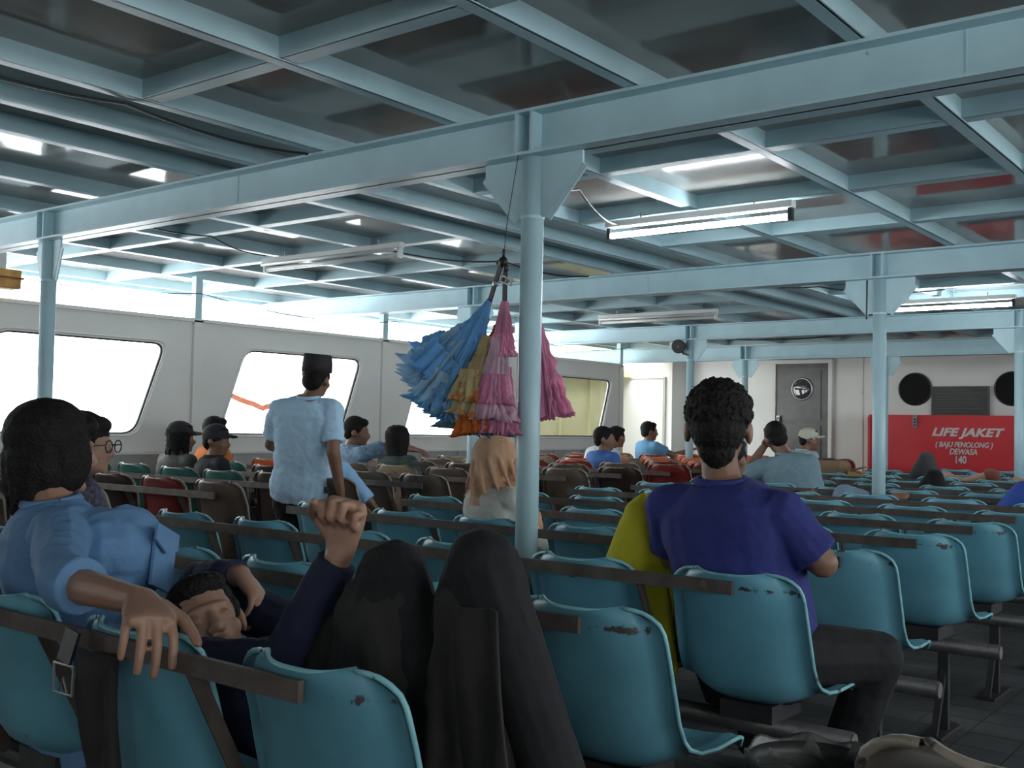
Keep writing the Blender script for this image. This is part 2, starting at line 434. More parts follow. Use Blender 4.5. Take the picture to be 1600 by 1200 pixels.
pillar(-2.54, BY[0], ZBB, 0.045, 'nearest teal-white steel pillar beside the hanging bundle')
pillar(-2.54, BY[1], ZBB, 0.045, 'teal-white steel pillar in front of the left end of the red chest')
pillar(-2.54, BY[2], ZBB, 0.045, 'teal-white steel pillar at right edge, in front of the red chest lettering')
pillar(-6.2, BY[0], ZBB, 0.045, 'teal-white steel pillar at far left, in front of the nearest window', gw=0.09)
pillar(-6.2, BY[1], ZBB, 0.045, 'steel pillar mostly hidden behind the hanging bundle', gw=0.16)
pillar(-6.2, BY[2], ZBB, 0.045, 'steel pillar carrying the round black loudspeaker', gw=0.18)
pillar(-6.2, 12.95, 2.11, 0.04, 'slim white pillar left of the dark door', gw=0.14, gh=0.22)
pillar(-4.37, 12.95, 2.11, 0.04, 'slim white pillar hidden behind the pillar left of the red chest', gw=0.14, gh=0.22)

# dark door with a round window in the bulkhead
M_DOOR = mat('dark_brown_door_paint', (0.10, 0.095, 0.09), 0.35, 0.2, 8, 0.05, 40, stain=(0.2, 0.19, 0.18), sscale=14, sthr=0.68)
M_DOORP = mat('dark_door_panel_paint', (0.085, 0.08, 0.078), 0.3, 0.2, 8)
x0, x1, zt = -6.44, -5.66, 2.15
d = struct(MB().lim(x0, x1, YB - 0.035, YB, 0.05, zt).build('door_1', M_DOOR))
fr = MB(); fr.lim(x0 - 0.05, x0, YB - 0.06, YB, 0, zt + 0.05); fr.lim(x1, x1 + 0.05, YB - 0.06, YB, 0, zt + 0.05); fr.lim(x0, x1, YB - 0.06, YB, zt, zt + 0.05)
fr.build('door_frame', M_BULK, d)
for (za, zb) in ((0.15, 0.62), (0.74, 1.28), (1.36, 2.04)):
    MB().lim(x0 + 0.11, x1 - 0.11, YB - 0.047, YB - 0.03, za, zb).build('door_panel', M_DOORP, d)
cx, cz = (x0 + x1) / 2 + 0.01, 1.79
MB().tube([(cx + 0.15 * math.cos(t * math.pi / 14), YB - 0.05, cz + 0.15 * math.sin(t * math.pi / 14)) for t in range(29)], 0.016, 8, False).build('porthole_ring', M_STEEL, d, True)
mb = MB(); mb.ell((cx, YB - 0.046, cz), (0.145, 0.02, 0.145), None, 24, 10); mb.build('porthole_glass', mat('dark_glossy_glass', (0.05, 0.05, 0.055), 0.05, spec=0.8), d, True)
hd = MB(); hd.box((x0 + 0.05, YB - 0.06, 1.30), (0.05, 0.03, 0.22)); hd.tube([(x0 + 0.05, YB - 0.06, 1.38), (x0 + 0.05, YB - 0.11, 1.38), (x0 + 0.05, YB - 0.11, 1.22), (x0 + 0.05, YB - 0.06, 1.22)], 0.011)
hd.build('door_handle', M_STEEL, d)
# round portholes
for k, x in enumerate((-4.49, -3.29)):
    w = struct(MB().cyl((x, YB - 0.012, 1.78), (x, YB, 1.78), 0.205, 40).build('window_%d' % (15 + k), mat('dark_porthole_glass', (0.010, 0.010, 0.011), 0.5, spec=0.1), smooth=False))
    MB().tube([(x + 0.208 * math.cos(t * math.pi / 20), YB - 0.014, 1.78 + 0.208 * math.sin(t * math.pi / 20)) for t in range(41)], 0.012, 8, False).build('porthole_rim', M_BLACK, w, True)
# ================================================================ seats
def linkl(name, data, parent):
    o = bpy.data.objects.new(name, data); COL.objects.link(o); o.parent = parent
    return o
def shell_surface(hw, top, wing, tilt, nu=13):
    """moulded one-piece seat: returns grid of points, u across, v from the top of the back down to the front lip"""
    r = 0.075
    dz = [0.0, 0.003, 0.009, 0.019, 0.034, 0.054, 0.078]
    prof = [(-0.030 - tilt + d_ * .26, top - d_) for d_ in dz]
    wid = [1 - (r - math.sqrt(max(0, r * r - (r - d_) ** 2))) / hw if d_ < r else 1.0 for d_ in dz]
    wid[0] = max(wid[0], 0.62)
    wid = [w_ * .965 for w_ in wid]
    prof += [(0.004 - tilt * .7, top - 0.12), (0.018 - tilt * .45, 0.62), (0.034 - tilt * .2, 0.54),
            (0.052, 0.485), (0.075, 0.452), (0.115, 0.432), (0.18, 0.428), (0.26, 0.434), (0.33, 0.445), (0.385, 0.452), (0.415, 0.448), (0.432, 0.430)]
    wid += [.97, .985, 1.0, 1.01, 1.02, 1.03, 1.03, 1.03, 1.02, 1.0, 0.96, 0.90]
    edge = [.7, .8, .9, .95, 1.0, 1.0, 1.0, 1.0, 1.0, 1.1, 1.25, 1.3, 1.2, 0.9, 0.65, 0.45, 0.3, 0.2, 0.12]
    n = len(prof)
    P = []
    for i in range(n):
        a = V((0, *prof[max(i - 1, 0)])); b = V((0, *prof[min(i + 1, n - 1)])); d = (b - a).normalized()
        nrm = V((0, -d.z, d.y)); nrm = -nrm if nrm.y < 0 and i < 11 else nrm
        if nrm.z < 0 and i >= 12: nrm = -nrm
        row = []
        for j in range(nu):
            u = -1 + 2 * j / (nu - 1)
            u = math.copysign(abs(u) ** 0.8, u)
            p = V((u * hw * wid[i], *prof[i])) + nrm * (wing * edge[i] * abs(u) ** 3.0)
            row.append(p)
        fl_ = 0.026 * min(1, .25 + i / 5)
        row = [row[0] + V((-fl_, 0, 0)) - nrm * 0.006] + row + [row[-1] + V((fl_, 0, 0)) - nrm * 0.006]
        P.append(row)
    return P
def make_seat_meshes(tagname, hw, top, wing, tilt, m_shell, m_rim, rim_r):
    hw -= 0.020
    P = shell_surface(hw, top, wing, tilt)
    n, nu = len(P), len(P[0])
    mb = MB(); mb.grid(P)
    # thickness
    th = 0.007
    Q = []
    for i in range(n):
        row = []
        for j in range(nu):
            du = P[i][min(j + 1, nu - 1)] - P[i][max(j - 1, 0)]; dv = P[min(i + 1, n - 1)][j] - P[max(i - 1, 0)][j]
            row.append(P[i][j] - dv.cross(du).normalized() * -th)
        Q.append(row)
    k = len(mb.v); mb.grid([list(reversed(r)) for r in Q])
    me = mb.mesh('shell', m_shell, True)
    # rolled rim along the whole outline
    loop = [P[0][j] for j in range(nu)] + [P[i][nu - 1] for i in range(1, n)] + [P[n - 1][j] for j in range(nu - 2, -1, -1)] + [P[i][0] for i in range(n - 2, 0, -1)]
    loop = loop + loop[:1]
    rim = MB(); rim.tube(loop, rim_r, 6, False)
    return me, rim.mesh('rim', m_rim, True)
cy_shell, cy_rim = make_seat_meshes('cyan', 0.200, 0.795, 0.055, 0.0, M_CYAN, M_CYANRIM, 0.0055)
bolt_me = MB()
bolt_me.box((0, 0.20, 0.399), (0.16, 0.20, 0.05))
bolt_me = bolt_me.mesh('seat_bracket', M_FRAME)

CX0, PITCH = -1.355, 0.508
ROWS = [1.21, 2.0, 2.74, 3.53, 4.33, 5.13, 5.93, 6.73, 7.53, 8.33, 9.13, 9.93, 10.73, 11.53, 12.33]
def chair(name, label, group, x, y, shell, rim, dz=0.0, rz=0.0):
    t = thing(name, label, 'chair', (x, y, dz), group)
    t.rotation_euler = (0, 0, rz)
    linkl('shell', shell, t); linkl('rim', rim, t); linkl('seat_bracket', bolt_me, t)
    return t
def row_frame(label, y, xa, xb, centers, pitch, zr, group, rail_mat, tilt=0.0, xrail=None):
    t = thing('seat_row_frame', label, 'seat frame', ((xa + xb) / 2, y, 0), group)
    xe = xb - 0.185 if xrail is None else xrail
    MB().lim(xa + 0.03, xe, y - 0.052 - tilt, y - 0.040 - tilt, zr - 0.018, zr + 0.018).build('back_rail', rail_mat, t)
    MB().cyl((xa - 0.02, y + 0.20, 0.345), (xb + 0.06, y + 0.20, 0.345), 0.030, 14).build('seat_beam', M_FRAME, t, True)
    MB().cyl((xb + 0.055, y + 0.20, 0.345), (xb + 0.066, y + 0.20, 0.345), 0.026, 14).build('beam_cap', mat('worn_bare_steel', (0.16, 0.15, 0.14), 0.5, 0.3, 30), t)
    for i, c in enumerate(centers):
        g = c + pitch / 2 - 0.012
        if i > 0:
            MB().bar((g, y - 0.040 - tilt, zr), (g, y + 0.165, 0.37), 0.030, 0.006, (1, 0, 0)).build('back_strut', M_RAIL, t)
    n = max(2, int((xb - xa) / 1.1) + 1)
    for i in range(n):
        x = xa + 0.15 + (xb - xa - 0.3) * i / (n - 1)
        lg = MB(); lg.bar((x, y + 0.20, 0.33), (x, y + 0.20, 0.01), 0.04, 0.03, (0, 1, 0)); lg.box((x, y + 0.20, 0.006), (0.07, 0.30, 0.012)); lg.bar((x, y + 0.20, 0.26), (x, y + 0.07, 0.01), 0.025, 0.02, (0, 1, 0))
        lg.build('leg', M_FRAME, t)
NC = [4, 6, 6, 6, 6, 6, 6, 6, 6, 6, 6, 6, 6, 6, 5]
rr = random.Random(3)
SKIP = set()
for ri, y in enumerate(ROWS):
    cs = [CX0 - PITCH * k for k in range(NC[ri])]
    row_frame('dark steel frame of the cyan seats, %s row from the camera' % ORD[ri], y, cs[-1] - 0.22, cs[0] + 0.22, cs, PITCH, 0.768, 'steel frames of the cyan seat rows', M_RAIL)
    for k, c in enumerate(cs):
        chair('moulded_chair', 'cyan plastic chair, %s from the tiled aisle, %s row from the camera' % (ORD[k], ORD[ri]), 'cyan chairs of the middle block',
              c + rr.uniform(-.008, .008), y + rr.uniform(-.006, .006), cy_shell, cy_rim, rr.uniform(-0.004, 0.008), rr.uniform(-.02, .02))

# window-side block: taller chairs in mixed colours
def worn(name, col, stain=(0.05, 0.045, 0.04), thr=0.62):
    return mat(name, col, 0.4, 0.2, 6, 0.03, 50, stain=stain, sscale=7, sthr=thr, rnd=0.1)
SIDE = {
 'dark red': worn('dark_red_plastic', (0.22, 0.022, 0.02), thr=0.64),
 'orange': worn('orange_plastic', (0.62, 0.12, 0.035), thr=0.72),
 'beige': worn('beige_plastic', (0.34, 0.26, 0.18)),
 'brown': worn('brown_plastic', (0.115, 0.085, 0.065), thr=0.60),
 'black': worn('black_red_plastic', (0.035, 0.018, 0.016), thr=0.7),
 'green': worn('dark_green_plastic', (0.02, 0.12, 0.10), thr=0.68),
}
M_RIMW = mat('worn_pale_rim', (0.32, 0.27, 0.22), 0.45, 0.3, 15, stain=(0.06, 0.05, 0.045), sscale=12, sthr=0.55)
SIDE_ME = {}
for cname, m_ in SIDE.items():
    SIDE_ME[cname] = make_seat_meshes(cname, 0.215, 0.868, 0.05, 0.012, m_, M_RIMW, 0.007)
LX0, LP = -4.74, 0.505
scheme = {2: ['black', 'brown', 'brown', 'black', 'black', 'brown'],
          3: ['brown', 'dark red', 'black', 'black', 'brown', 'black'],
          4: ['brown', 'black', 'green', 'green', 'green', 'green'],
          5: ['brown', 'brown', 'beige', 'black', 'green', 'green'],
          6: ['brown', 'brown', 'beige', 'brown', 'brown', 'orange'],
          7: ['brown', 'beige', 'brown', 'brown', 'beige', 'dark red'],
          8: ['black', 'brown', 'black', 'beige', 'brown', 'beige'],
          9: ['dark red', 'brown', 'dark red', 'dark red', 'dark red', 'beige'],
          10: ['dark red', 'dark red', 'orange', 'orange', 'beige', 'dark red'],
          11: ['beige', 'orange', 'orange', 'beige', 'dark red', 'dark red'],
          12: ['orange', 'beige', 'orange', 'orange', 'beige', 'orange'],
          13: ['orange', 'orange', 'beige', 'orange', 'dark red', 'orange'],
          14: ['dark red', 'orange', 'orange', 'orange', 'orange', 'beige']}
for ri, names in scheme.items():
    y = ROWS[ri] + 0.03
    cs = [LX0 - LP * k for k in range(6)]
    row_frame('dark steel frame of the window-side seats, %s row counted from the camera' % ORD[ri - 2], y, cs[-1] - 0.22, cs[0] + 0.22, cs, LP, 0.80, 'steel frames of the window-side seat rows', M_RAIL, 0.012, xrail=cs[0] + 0.06)
    for k, c in enumerate(cs):
        sh, rm = SIDE_ME[names[k]]
        chair('moulded_chair', '%s plastic chair of the window-side block, %s from the middle aisle, row %s' % (names[k], ORD[k], ORD[ri - 2]), 'mixed-colour chairs of the window-side block',
              c + rr.uniform(-.01, .01), y + rr.uniform(-.006, .006), sh, rm, rr.uniform(-0.006, 0.008), rr.uniform(-.02, .02))
# lone chair across the aisle at the bottom right corner
M_GREYB = worn('grey_beige_plastic', (0.17, 0.15, 0.13), thr=0.66)
gs, gr = make_seat_meshes('greyb', 0.215, 0.80, 0.055, 0.0, M_GREYB, M_RIMW, 0.009)
chair('moulded_chair', 'worn grey-beige plastic chair at bottom right across the tiled aisle', None, -0.30, 1.40, gs, gr)
row_frame('dark steel frame under the grey-beige chair at bottom right', 1.40, -0.50, 0.65, [-0.30, 0.21], PITCH, 0.70, None, M_FRAME, 0.0, xrail=0.6)
# ================================================================ people
REMESH = []
def organic(name, mb, m, parent, voxel, smooth=3, disp=0.0, dscale=0.08):
    o = mb.build(name, m, parent)
    REMESH.append((o, voxel, smooth, disp, dscale)); return o
def finish_organic():
    texs = {}
    for o, vx, sm, dp, ds in REMESH:
        md = o.modifiers.new('remesh', 'REMESH'); md.mode = 'VOXEL'; md.voxel_size = vx; md.use_smooth_shade = True
        if sm:
            s = o.modifiers.new('smooth', 'SMOOTH'); s.factor = 0.5; s.iterations = sm
        if dp:
            t = texs.get(ds)
            if t is None:
                t = bpy.data.textures.new('folds_%d' % int(ds * 1000), 'CLOUDS'); t.noise_scale = ds; t.noise_depth = 2; texs[ds] = t
            d = o.modifiers.new('folds', 'DISPLACE'); d.texture = t; d.strength = dp; d.mid_level = 0.5; d.texture_coords = 'GLOBAL'
    dg = bpy.context.evaluated_depsgraph_get(); dg.update()
    done = []
    for o, *_ in REMESH: done.append((o, bpy.data.meshes.new_from_object(o.evaluated_get(dg))))
    for o, me in done:
        me.name = o.name.split('.')[0]; o.modifiers.clear(); o.data = me
        me.polygons.foreach_set('use_smooth', [True] * len(me.polygons))
def frame(up, fwd):
    u = V(up).normalized(); f = V(fwd); f = (f - u * f.dot(u)).normalized()
    return Matrix((f.cross(u), f, u)).transposed()      # columns: right, forward, up
def head(mb, c, R, k=1.0, face=True):
    c = V(c)
    def e(p, r): mb.ell(c + R @ (V(p) * k), [q * k for q in r], R, 14, 10)
    e((0, -.012, .03), (.074, .093, .088)); e((0, .022, -.02), (.062, .068, .085)); e((0, .028, -.075), (.047, .050, .034))
    e((0, .072, -.093), (.020, .018, .016))
    mb.cap(c + R @ V((0, .084, .008)) * k, c + R @ V((0, .106, -.030)) * k, .009 * k, .014 * k)
    e((0, .074, .020), (.050, .018, .012))
    for s in (-1, 1):
        e((s * .031, .074, -.001), (.015, .013, .009)); e((s * .040, .056, -.032), (.021, .022, .022))
        e((s * .078, -.010, -.008), (.010, .021, .031)); e((s * .012, .098, -.036), (.010, .010, .008))
    e((0, .083, -.057), (.022, .011, .0055)); e((0, .081, -.067), (.019, .011, .006))
def hair_short(mb, c, R, k=1.0, vol=1.0):
    c = V(c)
    def e(p, r): mb.ell(c + R @ (V(p) * k), [q * k * vol for q in r], R, 16, 10)
    e((0, -.022, .040), (.082, .096, .088)); e((0, -.060, -.010), (.068, .048, .062))
    for s in (-1, 1): e((s * .066, .010, .022), (.014, .024, .030))
    e((0, .040, .078), (.064, .046, .034))
def hand(mb, w, d, n, side, curl=(0.5, 0.5, 0.5, 0.5), thumb=0.3, k=1.0, spread=0.06):
    """w wrist, d direction to the knuckles, n palm normal (fingers curl towards n), side +1: thumb on the d x n side"""
    w = V(w); d = V(d).normalized(); n = V(n); n = (n - d * n.dot(d)).normalized(); a = d.cross(n) * side
    secs = []
    for t, wd, th in ((-.01, .026, .020), (.02, .032, .019), (.05, .040, .017), (.078, .041, .014), (.09, .036, .010)):
        secs.append((w + d * t * k + a * 0.003, a, n, wd * k, th * k))
    mb.loft(secs, 14)
    L = [.070, .080, .074, .058]
    for i in range(4):
        off = (.0325 - .0215 * i)
        p = w + d * (.083 - (.006 if i in (0,) else 0) - (.012 if i == 3 else 0)) * k + a * off * k
        cu = curl[i] if isinstance(curl[i], (tuple, list)) else (curl[i] * .9, curl[i] * 1.1, curl[i] * .8)
        ang = 0.0; sp = spread * (1.2 - .8 * i)
        seg = [L[i] * .46, L[i] * .31, L[i] * .27]; r = .0090 - .0010 * (i == 3)
        for q in range(3):
            ang += cu[q]
            v = (d * math.cos(ang) + n * math.sin(ang) + a * sp * math.cos(ang)).normalized()
            p2 = p + v * seg[q] * k; mb.cap(p, p2, r * k * (1 - .06 * q), r * k * (.94 - .08 * q), 8); p = p2
    p = w + d * .025 * k + a * .030 * k
    v = (d * .62 + a * .70 + n * .25).normalized()
    p2 = p + v * .040 * k; mb.cap(p, p2, .015 * k, .011 * k, 8)
    v = (d * .85 + a * (.45 - thumb) + n * (.2 + thumb)).normalized(); p3 = p2 + v * .032 * k; mb.cap(p2, p3, .0105 * k, .0095 * k, 8)
    v = (d * .80 + a * (.30 - 1.2 * thumb) + n * (.15 + thumb)).normalized(); mb.cap(p3, p3 + v * .024 * k, .0095 * k, .008 * k, 8)
def torso_secs(pel, nk, ax, k, inf, belly=0.0, low=-0.10):
    pel, nk = V(pel), V(nk); up = (nk - pel); H = up.length; up.normalize()
    a = V(ax); a = (a - up * a.dot(up)).normalized(); f = up.cross(a)           # a = right, f = forward
    S = [(low / 0.5, .150, .105, 0), (0.0, .165, .118, 0), (.25, .150, .108 + belly * .7, .01 + belly * .4), (.5, .155, .112 + belly * .5, .01), (.72, .172, .115, .0), (.87, .165, .098, -.008), (.97, .100, .070, -.008), (1.03, .055, .052, 0)]
    return [(pel + up * (t * H) + f * o * k, a, f, (ra + inf) * k, (rb + inf) * k) for t, ra, rb, o in S]
def person(label, pel, nk, ax, hd, hup, hfwd, RS, LS, RE, LE, RW, LW, RH=None, LH=None, RK=None, LK=None, RA=None, LA=None,
           shirt=None, trousers=M_TROUSER, skin=M_SKIN, k=1.0, sleeve=0.6, voxel=0.012, hair='short', belly=0.0, rhand=None, lhand=None,
           headk=None, fold=0.012, thick=1.0, hat=None, hemdrop=-0.14, shirt_name='shirt', hairvol=1.0, leg=1.0, bulge=()):
    """all joints are points; R = the person's right"""
    pel, nk, hd = V(pel), V(nk), V(hd); ax = V(ax).normalized()
    t = thing('person', label, 'person', (pel.x, pel.y, 0))
    hk = headk or k
    R = frame(hup, hfwd)
    b = MB()
    b.loft(torso_secs(pel, nk, ax, k * thick, 0, belly), 18)
    b.cap(nk - (nk - pel).normalized() * .03, hd + R @ V((0, -.015, -.05)) * hk, .056 * k, .050 * k)
    head(b, hd, R, hk)
    up = (nk - pel).normalized(); fwd = up.cross(ax)
    arms = []
    for S, E, W, H_, sgn in ((RS, RE, RW, rhand, 1), (LS, LE, LW, lhand, -1)):
        S, E, W = V(S), V(E), V(W)
        b.cap(nk - up * .06 * k, S, .06 * k, .055 * k * thick); b.cap(S, E, .050 * k * thick, .040 * k * thick); b.cap(E, W, .041 * k * thick, .027 * k * thick)
        if H_: hand(b, W, **H_)
        else:
            d = (W - E).normalized(); hand(b, W, d, V((0, 0, -1)) if abs(d.z) < .8 else -ax * sgn, 1 if sgn > 0 else -1, (.4,) * 4, k=k)
        arms.append((S, E, W))
    legs = []
    if RK:
        RH = V(RH) if RH else pel + ax * .09 * k; LH = V(LH) if LH else pel - ax * .09 * k
        for H_, K_, A_ in ((RH, RK, RA), (LH, LK, LA)):
            K_, A_ = V(K_), V(A_)
            b.cap(H_, K_, .082 * k * thick, .056 * k * leg); b.cap(K_, A_, .056 * k * leg, .038 * k)
            s = (K_ - H_); s.z = 0
            s = s.normalized() if s.length > .1 else fwd.copy()
            s.z = 0; b.ell(A_ + s * .07 - V((0, 0, .035)), (.042, .12, .036), frame((0, 0, 1), s))
            legs.append((H_, K_, A_, s))
    organic('body', b, skin, t, voxel, 1 if voxel < .006 else 2)
    if shirt:
        c = MB(); c.loft([s for s in torso_secs(pel, nk, ax, k * thick, .022, belly, hemdrop)][:-1] + [(nk + up * .006, *torso_secs(pel, nk, ax, k, 0)[0][1:3], .078 * k, .072 * k)], 20)
        for bc_, br_ in bulge: c.ell(bc_, br_)
        for S, E, W in arms:
            c.cap(nk - up * .065 * k, S, .070 * k, .070 * k * thick)
            if sleeve <= 1.0:
                c.tube([S + (S - E).normalized() * .01, S.lerp(E, sleeve * .6), S.lerp(E, sleeve)], [.069 * k * thick, .064 * k * thick, .064 * k * thick], 14)
            else:
                c.cap(S, E, .066 * k * thick, .055 * k * thick); c.tube([E, E.lerp(W, sleeve - 1)], [.054 * k * thick, .042 * k * thick], 14)
        organic(shirt_name, c, shirt, t, voxel, 2, fold, 0.07)
        col = MB(); col.tube([nk + up * .010 + (ax * math.cos(q * math.pi / 8) * .068 + fwd * math.sin(q * math.pi / 8) * .064) * k for q in range(17)], .013 * k, 6, False)
        col.build('collar', shirt, t, True)
    if legs and trousers:
        c = MB(); sec = torso_secs(pel, nk, ax, k * thick, .004, 0, -0.12); c.loft([sec[0], sec[1], (sec[1][0] + up * .09 * k, sec[1][1], sec[1][2], sec[1][3] * .97, sec[1][4] * .97)], 18)
        for H_, K_, A_, s in legs:
            c.cap(H_, K_, .096 * k * thick, .072 * k * leg); c.cap(K_, K_.lerp(A_, .3), .072 * k * leg, .066 * k * leg); c.tube([K_.lerp(A_, .2), K_.lerp(A_, .95)], [.066 * k * leg, .058 * k], 14)
        organic('trousers', c, trousers, t, voxel, 2, fold * .8, 0.08)
        for H_, K_, A_, s in legs:
            sh = MB(); Rf = frame((0, 0, 1), s); sh.ell(A_ + s * .075 - V((0, 0, .036)), (.049, .13, .042), Rf); sh.build('shoe', M_SHOE, t, True)
    if hair == 'short':
        h = MB(); hair_short(h, hd, R, hk, hairvol); organic('hair', h, M_HAIR, t, voxel * .6, 1, .005, 0.012)
    if hat == 'songkok':
        h = MB(); secs = [(hd + R @ V((0, -.012 + dy, z)) * hk, R.col[0], R.col[1], a * hk, b_ * hk) for z, a, b_, dy in ((.045, .088, .106, 0), (.10, .086, .104, 0), (.150, .080, .099, -.004), (.156, .074, .092, -.004))]
        h.loft(secs, 24, 2.1).build('songkok_hat', mat('black_felt', (0.02, 0.017, 0.018), 0.8, 0.2, 40), t, True)
    if hat and hat[0] == 'cap':
        mcap = hat[1]
        h = MB(); h.ell(hd + R @ V((0, -.012, .050)) * hk, [.090 * hk, .106 * hk, .084 * hk], R, 20, 10); h.build('cap_crown', mcap, t, True)
        br = MB(); rows = []
        for i in range(5):
            f_ = i / 4; rows.append([hd + R @ V((.082 * math.sin(q), .055 + (.035 + .075 * f_) * math.cos(q), .050 - .012 * f_ - .018 * abs(math.sin(q)))) * hk for q in [(-1.35 + 2.7 * j / 10) for j in range(11)]])
        br.grid(rows); o = br.build('cap_brim', mcap, t, True); sd = o.modifiers.new('thick', 'SOLIDIFY'); sd.thickness = .005
    return t
def seated(label, x, y, face=(0, 1), lean=(0, 0), k=1.0, head_off=(0, 0), headfwd=None, headup=(0, 0, 1), seat=0.52, th=0.46, **kw):
    """generic sitting figure on a seat whose hips are at x, y"""
    f = V((face[0], face[1], 0)).normalized(); ax = V((f.y, -f.x, 0)); z = V((0, 0, 1))
    pel = V((x, y, seat)); nk = pel + z * th * k + V((lean[0], lean[1], 0))
    up = (nk - pel).normalized()
    S = dict(RS=nk - up * .055 * k + ax * .165 * k, LS=nk - up * .055 * k - ax * .165 * k)
    hd = nk + z * .125 * k + V((head_off[0], head_off[1], 0)) + f * .02
    A = {}
    for s, n in ((1, 'R'), (-1, 'L')):
        A[n + 'E'] = S[n + 'S'] - z * .25 * k + ax * s * .05 + f * .06; A[n + 'W'] = A[n + 'E'] + f * .21 * k - ax * s * .08 - z * .02
        A[n + 'K'] = pel + ax * s * .10 * k + f * .40 * k + z * .02; A[n + 'A'] = A[n + 'K'] + f * .03 - z * (seat - .07)
    A.update(S); A.update({a: b for a, b in kw.items() if a in A})
    rest = {a: b for a, b in kw.items() if a not in A}
    return person(label, pel, nk, ax, hd, headup, headfwd or f, k=k, **A, **rest)

# ---- 1. woman in the blue denim shirt, arm along the chair backs
M_DENIM = cloth('blue_denim_shirt', (0.13, 0.26, 0.46), .35)
tw = person('person in a blue denim shirt with bobbed black hair, arm along the chair backs', (-2.40, 1.43, .53), (-2.47, 1.375, .985), (1, -.25, 0), (-2.545, 1.42, 1.115), (0.05, 0.02, 1), (.05, .99, -.05),
       (-2.30, 1.30, .925), (-2.64, 1.43, .93), (-2.04, 1.165, .868), (-2.74, 1.60, .72), (-1.765, 1.160, .862), (-2.55, 1.75, .66),
       RK=(-2.28, 1.84, .54), LK=(-2.5, 1.86, .54), RA=(-2.27, 1.85, .09), LA=(-2.5, 1.88, .09), shirt=M_DENIM, skin=M_SKIN2, sleeve=1.22, voxel=.0045, hair=None,
       trousers=cloth('dark_jeans', (0.02, 0.025, 0.04)), fold=.016, k=.97, bulge=[((-2.33, 1.49, .86), (.10, .10, .13)), ((-2.40, 1.42, .80), (.17, .15, .16)), ((-2.36, 1.43, .885), (.15, .13, .10))],
       rhand=dict(d=(.88, -.36, -.22), n=(-.22, .0, -.97), side=1, curl=((.75, .40, .2), (.95, .35, .2), (1.0, .35, .2), (1.05, .35, .2)), thumb=.12, k=1.16, spread=.12))
h = MB(); R = frame((0.05, .02, 1), (.05, .99, -.05)); c = V((-2.545, 1.42, 1.115))
for p, r in (((0, -.024, .040), (.098, .106, .092)), ((0, -.045, -.030), (.100, .082, .085)), ((-.02, -.055, -.085), (.082, .062, .050)), ((.085, .005, -.02), (.028, .048, .075)), ((-.085, .005, -.02), (.028, .050, .075)), ((0, .06, .065), (.07, .035, .035))):
    h.ell(c + R @ V(p), r, R, 18, 12)
rq = random.Random(5)
for i in range(26):                                                   # uneven lower ends of the bob
    a = math.radians(195 + 150 * i / 25); rad = V((math.cos(a) * .088, math.sin(a) * .095 - .01, 0))
    h.cap(c + R @ (rad + V((0, 0, -.05))), c + R @ (rad * rq.uniform(.8, 1.02) + V((0, 0, -.115 - rq.uniform(0, .045)))), .020, .006, 8)
organic('hair', h, M_HAIR, tw, .005, 3, .006, .03)
# breast pocket, flap, shoulder yoke seam, rolled cuff
pk = MB(); Rp = frame((-.25, .25, .9), (.80, .55, .25)); pk.box((-2.245, 1.535, .850), (.11, .008, .12), Rp); pko = pk.build('shirt_pocket', M_DENIM, tw)
pf = MB(); pf.prism([V((-2.245, 1.535, .905)) + Rp @ V(q) for q in ((-.06, .006, .03), (.06, .006, .03), (.06, .006, -.01), (0, .006, -.03), (-.06, .006, -.01))], Rp @ V((0, .006, 0))).build('pocket_flap', M_DENIM, pko)
cf = MB(); cf.tube([(-2.03, 1.165, .868), (-1.965, 1.163, .867)], [.060, .058], 18); organic('rolled_cuff', cf, M_DENIM, tw, .006, 1, .008, .05)

# ---- 2. person with glasses half hidden behind her
tg = seated('person with round glasses and curly hair hidden behind the denim-shirted head', -3.80, 2.18, (.3, 1), (.02, 0), .98, headfwd=(.85, .5, 0), shirt=cloth('dark_patterned_shirt', (.06, .06, .09), var=.8, vscale=60), skin=M_SKIN2, voxel=.011, hairvol=1.1, head_off=(.02, .02))
gl = MB(); hc = V((-3.80 + .02 + .02 + .02 * .287, 2.18 + .02 + .02 * .957, .52 + .46 * .98 + .125 * .98)); Rg = frame((0, 0, 1), (.85, .5, 0))
for s in (-1, 1):
    gl.tube([hc + Rg @ V((s * .034 + .026 * math.cos(q * math.pi / 8), .108, -.002 + .023 * math.sin(q * math.pi / 8))) for q in range(17)], .0025, 6, False)
    gl.tube([hc + Rg @ V((s * .06, .105, .004)), hc + Rg @ V((s * .082, -.01, .0))], .0025, 6)
gl.tube([hc + Rg @ V((-.01, .112, .002)), hc + Rg @ V((.01, .112, .002))], .0025, 6); gl.build('glasses', M_BLACK, tg, True)

